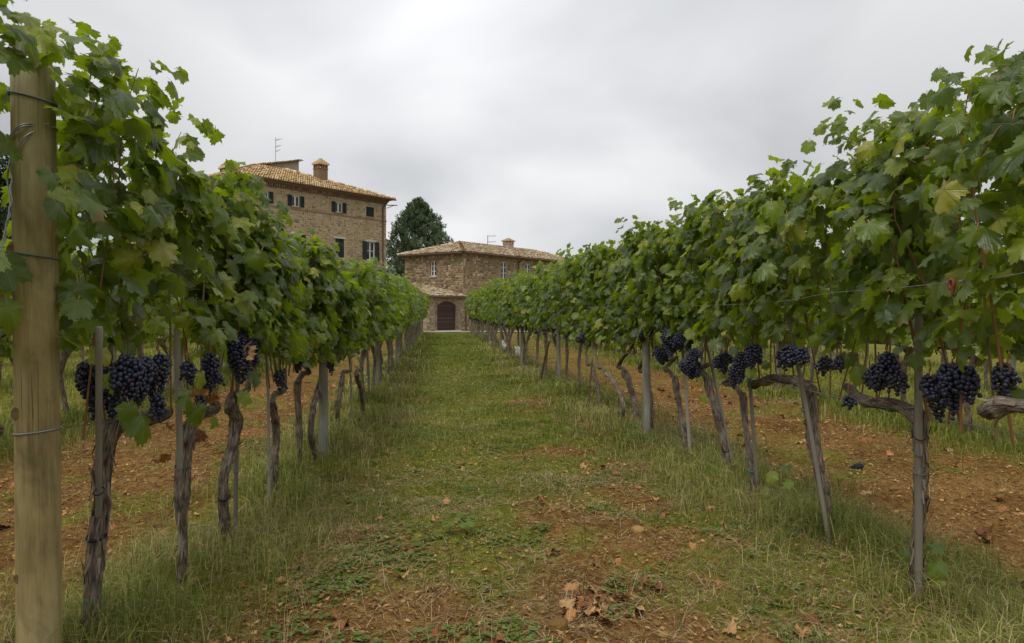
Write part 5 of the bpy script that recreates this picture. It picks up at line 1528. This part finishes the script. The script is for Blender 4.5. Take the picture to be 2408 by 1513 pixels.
def post_loop(py_l, py_r, r, mat, parent, turns=1, back=True):
    """wire wound round the end post, drawn from the left edge height to the right edge height"""
    pts = []
    zl = EYE+(HY-py_l)/F_PX*dpt; zr = EYE+(HY-py_r)/F_PX*dpt
    for a in np.linspace(0, 2*math.pi*turns, int(24*turns)+1):
        s = math.cos(a+math.pi); z = (zl+zr)/2+(zr-zl)/2*s
        c = axisp(z/ptop[2]); pts.append(c+RIGHT*s*(PR+r)-FWD*math.sin(a)*(PR+r))
    V, F, uv = tube_np(np.array(pts), np.full(len(pts), r), 6)
    return link('post_loop', new_mesh('post_loop', V, F, [M[mat]], uv=uv), parent)
def row_wire(k, z, y0, y1, lab, r=.0013, start=None, dx=0, mat='wire'):
    pts = [] if start is None else [start]
    for y in np.arange(y0, y1, 1.0): pts.append(np.array([float(row_x(k, y))+dx, y, z+random.gauss(0, .004)+.012*math.sin(y*1.6)]))
    return wire('trellis_wire', pts, r, lab, mat=mat, n=len(pts)*4)
def post_side(py): 
    z = EYE+(HY-py)/F_PX*dpt; c = axisp(z/ptop[2]); return c+RIGHT*PR*.95+FWD*.02
for (pl_, pr_, zz, lab, mt, rr) in ((222, 245, 1.72, 'top trellis wire fixed round the head of the round end post', 'old_wire', .002),
                                (592, 608, 1.22, 'middle dark trellis wire tied round the round end post', 'old_wire', .002),
                                (1018, 1008, .74, 'low trellis wire from the round end post along the fruiting arms of the left row', 'wire', .0018)):
    w_ = row_wire('L', zz, 2.8, END_Y, lab, start=post_side(pr_), mat=mt)
    post_loop(pl_, pr_, rr*1.5, mt, w_)
    V, F = ICO2; pk = on_post(38, pl_+2, .004); link('wire_knot', new_mesh('wire_knot', V*np.array([.006, .006, .012]), F, [M[mt]]), w_, pk)
# heavy twisted guy wire: loops round the head and runs down to the left in front of the row
gp_ = on_post(126, 303, .004)
g0 = wire('guy_wire', [on_post(125, 303, .004), on_post(95, 330, .005), on_post(60, 385, .006), on_post(40, 425, .008)-RIGHT*.004,
     on_plane(24, 480, pb-FWD*.10, FWD), on_plane(8, 560, pb-FWD*.25, FWD), on_plane(-40, 800, pb-FWD*.5, FWD), on_plane(-140, 1250, pb-FWD*.8, FWD), on_ground(-330, 2100, -.05)], .0026, 'heavy galvanised guy wire twisted down from the head of the round end post', cat='wire', n=50)
for dx_, ph in ((.004, 0), (-.003, 1.5)):
    pts = [on_post(124, 301, .006), on_post(90, 310, .007), on_post(60, 330, .007), on_post(36, 352, .007)]
    if dx_ > 0: pts = [p+np.array([0, 0, .006]) for p in pts]
    wire('loop', pts, .0024, None, None, parent=g0)
pts = []
for i, t in enumerate(np.linspace(0, 1, 40)):
    c = catmull([on_post(36, 360, .008), on_plane(26, 470, pb-FWD*.10, FWD), on_plane(10, 560, pb-FWD*.25, FWD), on_plane(-40, 800, pb-FWD*.5, FWD)], 40)[i]
    pts.append(c+RIGHT*.003*math.sin(t*40)+FWD*.003*math.cos(t*40))
wire('strand', pts, .0022, None, None, parent=g0, n=80)
pts = [on_post(126, 300, .002), *(axisp((EYE+(HY-300)/F_PX*dpt)/ptop[2])+RIGHT*math.cos(a)*(PR+.003)+FWD*math.sin(a)*(PR+.003) for a in np.linspace(0, math.pi, 10)), on_post(32, 345, .004)]
wire('loop', pts, .0024, None, None, parent=g0)

# right row wires
row_wire('R', .735, 1.6, END_Y, 'low pale trellis wire under the fruiting arms of the right row', dx=-.05, r=.0016)
wr = wire('trellis_wire', [on_row(2420, 640, 1.84-.24), on_row(2330, 655, 1.84-.26), on_row(2238, 664, 1.84-.27), on_row(2100, 678, 1.84-.27), on_row(1950, 690, 1.84-.25), on_row(1760, 715, 1.84-.2), np.array([float(xrr(6.5))-.2, 6.5, 1.15]), np.array([float(xrr(12))-.2, 12, 1.16])], .0011, 'slack foliage wire with a red clip on the outside of the right row', n=60)
c0 = on_row(2238, 664, 1.84-.285)
V, F, uv = tube_np(np.array([c0+np.array([0, a*.0, 0])+np.array([0, math.cos(t)*.010, math.sin(t)*.014-.006]) for t, a in zip(np.linspace(0, 2*math.pi, 15), range(15))]), np.full(15, .0055), 6)
clip = link('wire_clip', new_mesh('wire_clip', V, F, [M['red']], uv=uv), wr)
V, F, uv = tube_np(np.array([c0+np.array([0, -.004, -.012]), c0+np.array([0, -.006, -.03]), c0+np.array([0, -.002, -.042])]), np.array([.006, .0055, .003]), 6)
link('clip_tail', new_mesh('clip_tail', V, F, [M['red']], uv=uv), clip)
for s_ in (.01, -.035):
    pts = [on_row(2238, 664, 1.84-.275)+np.array([.004*math.cos(t), s_*(1+t*.02), .004*math.sin(t)]) for t in np.linspace(0, 25, 40)]
    wire('twist', pts, .0014, None, None, parent=wr, n=60)
row_wire('R', 1.5, 1.6, END_Y, 'upper trellis wire inside the right row canopy')
row_wire('L', 1.48, 2.3, END_Y, 'upper trellis wire inside the left row canopy')
for k in ('L2', 'R2', 'L3', 'R3'):
    row_wire(k, .74, 4, END_Y, 'low trellis wire of the %s row on the %s' % ('second' if '2' in k else 'third', 'left' if k[0] == 'L' else 'right'))

# grey timber posts in the rows
for k, ys in (('L', [5.35, 9.6, 13.6, 17.6, 21.6, 25.6, 29.6, 33.3]), ('R', [5.95, 10.1, 13.9, 17.6, 21.6, 25.6, 29.6, 33.3]), ('L2', [4.3, 8.3, 12.3, 16.3, 20.3, 24.3]), ('R2', [5.2, 9.2, 13.2, 17.2, 21.2, 25.2]), ('R3', [8.5, 12.5, 16.5, 20.5]), ('L3', [8, 12, 16])):
    side = 'left' if k[0] == 'L' else 'right'
    for i, y in enumerate(ys):
        x = float(row_x(k, y))+(.035 if k == 'L' else (-.09 if k == 'R' and i == 0 else -.03 if k == 'R' else 0))
        if k == 'L' and i == 0: x = -.865
        if k in 'LR' and i == 0: lab, grp = ('pale grey-green timber post with a broken knot, nearest in the left row' if k == 'L' else 'weathered grey timber post standing nearest in the right row'), 'timber posts of the %s row' % side
        elif k in 'LR' and i == 1: lab, grp = 'second grey timber post down the %s row' % side, 'timber posts of the %s row' % side
        elif k in 'LR': lab, grp = '%s grey timber post down the %s row, among its distant trunks' % (ORD[i], side), 'distant timber posts of the %s row' % side
        elif i < 3: lab, grp = '%s grey timber post of the %s row to the %s of the alley' % (['nearest', 'second', 'third'][i], 'second' if '2' in k else 'third', side), 'timber posts of the outer rows on the %s' % side
        else: lab, grp = 'far grey timber post in the %s row to the %s of the alley' % ('second' if '2' in k else 'third', side), 'timber posts of the outer rows on the %s' % side
        z = float(gh(x, y))
        r_ = .033 if i == 0 else random.uniform(.024, .030)
        rt, bs = wood_post('timber_post', [(x, y, z-.2), (x+random.gauss(0, .006), y+random.gauss(0, .01), .9), (x+random.gauss(0, .01), y+random.gauss(0, .015), random.uniform(1.55, 1.7) if k != 'L' else random.uniform(1.45, 1.55))], r_*1.05, r_*.95, M['post_grey'], lab, group=grp, nseg=16)
        if k in 'LR' and i < 3:
            link('tie', tie_mesh(r_*1.04, 'old_wire', .0022), rt, (0, 0, .74-z+.2))

# thin stakes
def stake_px(k, base_px, top_px, w_px, label, dx=0.0, group=None, knots=2, dxt=0.0):
    g = on_ground(*base_px)
    s = 1 if k == 'L' else -1
    X = g[0]+s*dx
    b = on_row(*base_px, X) if dx else g
    t = on_row(*top_px, X+s*dxt)
    d = depth_of(g); r = w_px*.5*d/F_PX
    root = empty('vine_stake', np.array([b[0], b[1], 0]), label=label, cat='stake', group=group)
    P = np.array([b-np.array([0, 0, .12]), (b+t)/2+np.array([0, 0, 0]), t])-np.array([b[0], b[1], 0])
    V, F, uv = tube_np(catmull(P, 14), np.full(14, r), 10, lambda TH, S_: 1+.06*(vnoise(S_*9+TH*0, S_*0, 5)-.5))
    n = len(V); V = np.vstack([V, P[-1:]+[[0, 0, .002]]]); uv = np.vstack([uv, [[.5, .5]]])
    tri = [(n-10+i, n-10+(i+1) % 10, n) for i in range(10)]
    link('pole', new_mesh('pole', V, [F, np.array(tri)], [M['stake']], uv=uv), root)
    for q_ in range(knots):
        p = P[0]+(P[-1]-P[0])*random.uniform(.35, .75)
        link('tie', tie_mesh(r*1.5, random.choice(['tie', 'old_wire', 'old_wire']), .0022), root, p)
stake_px('L', (232, 1510), (233, 770), 14, 'pale grey stake rising in front of the big bunches beside the thickest vine', dx=-.05, dxt=.19)
stake_px('L', (430, 1395), (416, 775), 15, 'grey stake leaning against the vine whose trunk narrows to its foot')
stake_px('L', (552, 1300), (560, 800), 11, 'grey stake behind the vine with the S-curved trunk', dx=-.03)
stake_px('L', (634, 1200), (630, 860), 7, 'thin pale stake in front of the slim vine, fourth from the end post', dx=.03)
stake_px('L', (827, 1005), (824, 850), 4, 'thin dark rod standing alone in the left row behind the nearest timber post')
stake_px('L', (870, 945), (862, 800), 6, 'grey stake leaning beside a vine before the second post of the left row')
stake_px('R', (2160, 1410), (2160, 745), 17, 'tall pale round stake in front of the vine at the right with the trained arm', dx=.06, knots=3)
stake_px('R', (1962, 1290), (1842, 690), 11, 'grey stake leaning left across the shaggy vine', dx=.05)
stake_px('R', (1786, 1190), (1752, 760), 9, 'thin stake along the leaning vine with the green tie')
stake_px('R', (1735, 1140), (1660, 800), 9, 'thin stake tilted along the vine with the flared head')
stake_px('R', (1626, 1088), (1600, 760), 8, 'thin stake beside the vine just nearer than the right timber post')
stake_px('R', (1382, 972), (1393, 840), 4, 'thin leaning rod in the right row between two posts', dx=.05)
stake_px('R', (1268, 900), (1292, 800), 5, 'dark rod leaning to the right, between the second and third right posts', dx=.05)
r_ = random.Random(5)
for k in ('R2', 'L2'):
    for y in np.arange(5.0, 20, 1.7):
        x = float(row_x(k, y)); 
        root = empty('vine_stake', (x, y, 0), label='thin grey stake in the second row on the %s' % ('left' if k[0] == 'L' else 'right'), cat='stake', group='stakes of the second row on the %s' % ('left' if k[0] == 'L' else 'right'))
        V, F, uv = tube_np(np.array([(0, 0, -.1), (r_.gauss(0, .03), r_.gauss(0, .03), .6), (r_.gauss(0, .07), r_.gauss(0, .07), 1.25)]), np.full(3, .012), 7)
        link('pole', new_mesh('pole', V, F, [M['stake']], uv=uv), root)

# white and orange plastic wrappers caught on the right row
for i, (px, py, lab) in enumerate(((1180, 808, 'white and orange plastic wrapper on a stake, the farther of the two'), (1217, 823, 'white and orange plastic wrapper torn on a stake, the nearer of the two'))):
    X = float(xrr(15-3*i))-.12
    p = on_row(px, py, X)
    V, F, uv, pf = leaf_geo(70+i, True, .9, .3, .3, -.3)
    V = V*np.array([.09, .17, .10])
    o = link('plastic_wrapper', new_mesh('plastic_wrapper', V, F, [M['white_plastic']], uv=uv), None, p, label=lab, cat='plastic wrapper', group='plastic wrappers on the right row')
    o.rotation_euler = (math.radians(-95), .3*i, 2.0+i)

# ------------------------------------------------------------------ dry leaves
def dry_leaf(x, y, s, label, group, z=None, rot=None, nm='fallen_leaf', cat='dry leaf', parent=None):
    o = link(nm, DRY[random.randrange(7)], parent, (x, y, (float(gh(x, y))+.012+s*.15) if z is None else z), label=label, cat=cat, group=group)
    o.rotation_euler = rot or (random.gauss(0, .45), random.gauss(0, .45), random.uniform(0, 6.28)); o.scale = (s, s, s*random.uniform(.8, 1.5))
    return o
pile = on_ground(1385, 1420)
for i in range(26):
    p = on_ground(1385+random.gauss(0, 55), 1425+random.gauss(0, 26)); dry_leaf(p[0], p[1], random.uniform(.030, .052), 'orange brown dry leaf in the pile of leaves at the front of the alley', 'dry leaves of the front pile')
LP = [(1545, 1405), (1690, 1388), (1560, 1225), (1275, 1190), (1290, 1305), (1310, 1308), (720, 1330), (700, 1365), (655, 1390), (780, 1395), (1000, 1400), (890, 1222), (870, 1240), (1480, 1340), (800, 1490), (1030, 1500), (1910, 1470), (1880, 1490), (1460, 1335), (1015, 1240), (1190, 1080), (1240, 1075), (1370, 1100), (1420, 1108), (905, 1078), (1090, 1030), (920, 1010), (1000, 1000), (1120, 1050), (1420, 1180), (1260, 1180), (1690, 1340), (1630, 1310), (570, 1400), (395, 1500), (440, 1405), (790, 1475), (1545, 1180), (1380, 1090), (1450, 1120)]
for px, py in LP:
    p = on_ground(px, py); dry_leaf(p[0], p[1], random.uniform(.026, .046), 'single brown dry leaf lying on the grassy alley between the vine rows', 'dry leaves scattered on the alley')
for i in range(45):
    y = random.uniform(2, 12); x = random.uniform(xl(y)+.3, xrr(y)-.3); dry_leaf(x, y, random.uniform(.020, .042), 'single brown dry leaf lying on the grassy alley between the vine rows', 'dry leaves scattered on the alley')
for i in range(145):
    y = 2+9*random.random()**1.3; x = float(xrr(y))+random.uniform(.5, 2.3); dry_leaf(x, y, random.uniform(.024, .050), 'brown dry leaf on the bare soil beyond the right vine row', 'dry leaves right of the right row')
for i in range(70):
    y = 2.3+9*random.random()**1.3; x = float(xl(y))-random.uniform(.4, 2.3); dry_leaf(x, y, random.uniform(.024, .050), 'brown dry leaf on the bare soil beyond the left vine row', 'dry leaves left of the left row')
# withered leaves still hanging on vines (parts of their vine)
for (k, px, py, s, dx) in (('L', 386, 1080, .042, .10), ('L', 472, 1030, .040, .03), ('L', 402, 1010, .03, .06), ('L', 470, 935, .05, .12), ('L', 500, 940, .04, .12), ('L', 570, 835, .05, .14), ('R', 1390, 930, .04, .1), ('R', 1388, 960, .045, .1), ('R', 1385, 995, .04, .1), ('R', 1392, 910, .035, .1)):
    sg = 1 if k == 'L' else -1
    p = on_row(px, py, float(row_x(k, 3.2 if k == 'L' else 3)) if px < 1300 or px > 1500 else float(xrr(7.7))-dx); p = on_row(px, py, float(row_x(k, p[1]))+sg*dx)
    best = min([v for v in NEARV if v[0] == k], key=lambda v: abs(v[1]-p[1]))
    q_ = p-best[3]
    o = link('withered_leaf', DRY[random.randrange(7)], best[2], q_, label='withered orange leaf'); o.rotation_euler = (random.uniform(1.8, 2.6), random.gauss(0, .4), random.uniform(0, 6)); o.scale = (s,)*3
# green leaves hanging low over the bunches and suckers (traced)
def low_leaf(k, px, py, s, dx, tilt=.35):
    sg = 1 if k == 'L' else -1
    p = on_row(px, py, float(row_x(k, 3)))
    p = on_row(px, py, float(row_x(k, p[1]))+sg*dx)
    best = min([v for v in NEARV if v[0] == k], key=lambda v: abs(v[1]-p[1]))
    n = np.array([sg*.8, -.55+random.gauss(0, .25), tilt+random.gauss(0, .15)]); n /= np.linalg.norm(n)
    t = np.array([0, random.gauss(0, .3), -1.0]); t -= n*np.dot(t, n); t /= np.linalg.norm(t)
    link('leaf', LEAF_HI[random.randrange(12)], best[2], mat=leaf_matrix(p-best[3], n, t, s))
for a in (('L', 335, 985, .075, .12), ('L', 305, 960, .05, .16), ('L', 268, 890, .05, .10), ('L', 440, 930, .07, .16), ('L', 465, 965, .062, .16), ('L', 478, 885, .05, .14), ('L', 508, 985, .04, .1), ('L', 575, 930, .055, .1), ('L', 600, 880, .06, .12), ('L', 240, 830, .05, .1), ('L', 150, 460, .06, .12), ('L', 120, 410, .05, .14), ('L', 135, 480, .055, .13), ('L', 190, 450, .095, .12), ('L', 60, 90, .075, .06), ('L', 35, 130, .06, .06), ('L', 95, 80, .07, .04), ('L', 20, 330, .07, .0), ('L', 10, 620, .08, .02), ('L', 15, 720, .07, .02),
          ('R', 2345, 200, .09, .16), ('R', 2380, 290, .08, .16), ('R', 2180, 230, .05, .12), ('R', 2215, 245, .05, .12), ('R', 2120, 300, .065, .14), ('R', 1930, 300, .05, .1), ('R', 1965, 295, .055, .1), ('R', 1900, 340, .05, .12), ('R', 2400, 150, .08, .1), ('R', 2010, 870, .06, .1), ('R', 1990, 840, .055, .12), ('R', 2150, 840, .05, .1), ('R', 2375, 930, .06, .1), ('R', 1725, 820, .05, .17), ('R', 1800, 855, .04, .12), ('R', 1655, 935, .05, .12), ('R', 1765, 870, .05, .12)):
    low_leaf(*a)
for (px, py, s) in ((1815, 1115, .05), (1845, 1100, .045), (1800, 1150, .04), (1855, 1135, .045), (1825, 1165, .035), (2195, 1290, .05), (2205, 1330, .05), (2130, 1300, .05), (2210, 1365, .035)):
    k = 'R'; X = 1.84-.02
    p = on_row(px, py, X)
    best = min([v for v in NEARV if v[0] == k], key=lambda v: abs(v[1]-p[1]))
    n = np.array([-.5, -.5, .8+random.gauss(0, .2)]); n /= np.linalg.norm(n); t = np.array([random.gauss(0, .5), random.gauss(0, .5), -.6]); t -= n*np.dot(t, n); t /= np.linalg.norm(t)
    link('leaf', LEAF_HI[random.randrange(12)], best[2], mat=leaf_matrix(p-best[3], n, t, s))

# ------------------------------------------------------------------ weeds and clods in the alley
def stalk_plant(px, py, h, label, group, n=1):
    g = on_ground(px, py); g[2] = float(gh(g[0], g[1]))
    mb = MB()
    for i in range(n):
        b = np.array([random.gauss(0, .012)*(n > 1), random.gauss(0, .012)*(n > 1), -.01]); a = random.uniform(0, 6.28); l = random.uniform(.1, .35)*h
        P = catmull([b, b+np.array([math.cos(a)*l*.2, math.sin(a)*l*.2, h*.5]), b+np.array([math.cos(a)*l, math.sin(a)*l, h*random.uniform(.85, 1)])], 7)
        V, F, uv = tube_np(P, np.linspace(.0016, .0009, 7), 4); mb.add(V, [tuple(f) for f in F], random.uniform(.15, .4))
        for t_ in range(random.randint(2, 5)):
            c = P[random.randint(2, 6)]; aa = random.uniform(0, 6.28); ll = random.uniform(.02, .06)
            V, F, uv = tube_np(np.array([c, c+np.array([math.cos(aa)*ll*.5, math.sin(aa)*ll*.5, ll*.7])]), np.array([.0011, .0005]), 3); mb.add(V, [tuple(f) for f in F], random.uniform(.15, .4))
    link('weed_stalk', mb.mesh('weed_stalk', [M['grass']]), None, g, label=label, cat='weed', group=group)
for px, py, h in ((1180, 1405, .22), (1140, 1380, .12), (1345, 1385, .30), (1370, 1405, .28), (1310, 1250, .16), (1510, 1410, .25), (1480, 1460, .22), (1535, 1310, .18), (1375, 1300, .2), (1050, 1375, .16), (1060, 1370, .14), (1300, 1420, .12), (1595, 1490, .2), (1220, 1130, .16), (1340, 1120, .15), (1160, 1150, .14), (1080, 1160, .12), (1420, 1190, .15), (1200, 1560, .16), (1215, 1520, .14), (1450, 1300, .22), (1260, 1200, .18), (1500, 1250, .16), (1240, 1350, .14), (1120, 1440, .12)):
    stalk_plant(px, py, h, 'tall thin green weed stalk rising from the alley floor', 'weed stalks on the alley', random.choice([1, 1, 2]))
# broad-leaved weed in the middle of the alley
g = on_ground(1085, 1262); g[2] = float(gh(g[0], g[1]))
wd = empty('broadleaf_weed', g, label='low broad leaved green weed with rounded leaves in the middle of the alley', cat='weed')
def round_leaf():
    th = np.linspace(0, 2*math.pi, 17)[:-1]; r = .5*(1+.06*np.sin(th*8))
    x = np.cos(th)*r*1.05; y = .5+np.sin(th)*r; z = .12*(x*x*4)-.18*(y-.3)**2
    V = np.vstack([[[0, .45, 0]], np.stack([x, y, z], 1), [[-.02, -.7, -.5], [.02, -.7, -.5], [0, 0, 0]]])
    F = [(0, 1+i, 1+(i+1) % 16) for i in range(16)]+[(17, 18, 19)]
    return new_mesh('leaf', V, np.array(F), [M['clover']], attrs={'rnd': np.full(len(V), .45)})
rl = round_leaf()
for i in range(13):
    a = i*2.4; s = random.uniform(.024, .048); rad = random.uniform(.02, .075)
    n = np.array([math.cos(a)*.3, math.sin(a)*.3, 1]); n /= np.linalg.norm(n); t = np.array([math.cos(a), math.sin(a), .1]); t -= n*np.dot(t, n); t /= np.linalg.norm(t)
    link('leaf', rl, wd, mat=leaf_matrix(np.array([math.cos(a)*rad, math.sin(a)*rad, .035+random.uniform(0, .05)]), n, t, s))
for px, py, s in ((1310, 1500, .032), (1010, 1555, .026), (1500, 1265, .03), (1215, 1300, .02), (735, 1545, .03), (1560, 1500, .02), (880, 1190, .02)):
    g = on_ground(px, py); V, F = ICO2
    V = V*s*np.array([1.2, 1, .8])*(1+.45*(vnoise(V[:, 0]*2.5+px, V[:, 1]*2.5+V[:, 2]*3, 3)-.5))[:, None]
    link('soil_clod', new_mesh('soil_clod', V, F, [M['clod']]), None, (g[0], g[1], float(gh(g[0], g[1]))+s*.2), label='lump of brown soil lying on the alley floor', cat='clod', group='soil clods on the alley')
# little fallen bunch on the soil to the right
p = on_ground(2030, 1115); z = float(gh(p[0], p[1]))
fb = link('fallen_grapes', FAR_BUNCH[1], None, (p[0], p[1], z+.05), label='small dark bunch of grapes dropped on the bare soil at the right', cat='grapes'); fb.rotation_euler = (1.3, .3, .5); fb.scale = (.6,)*3
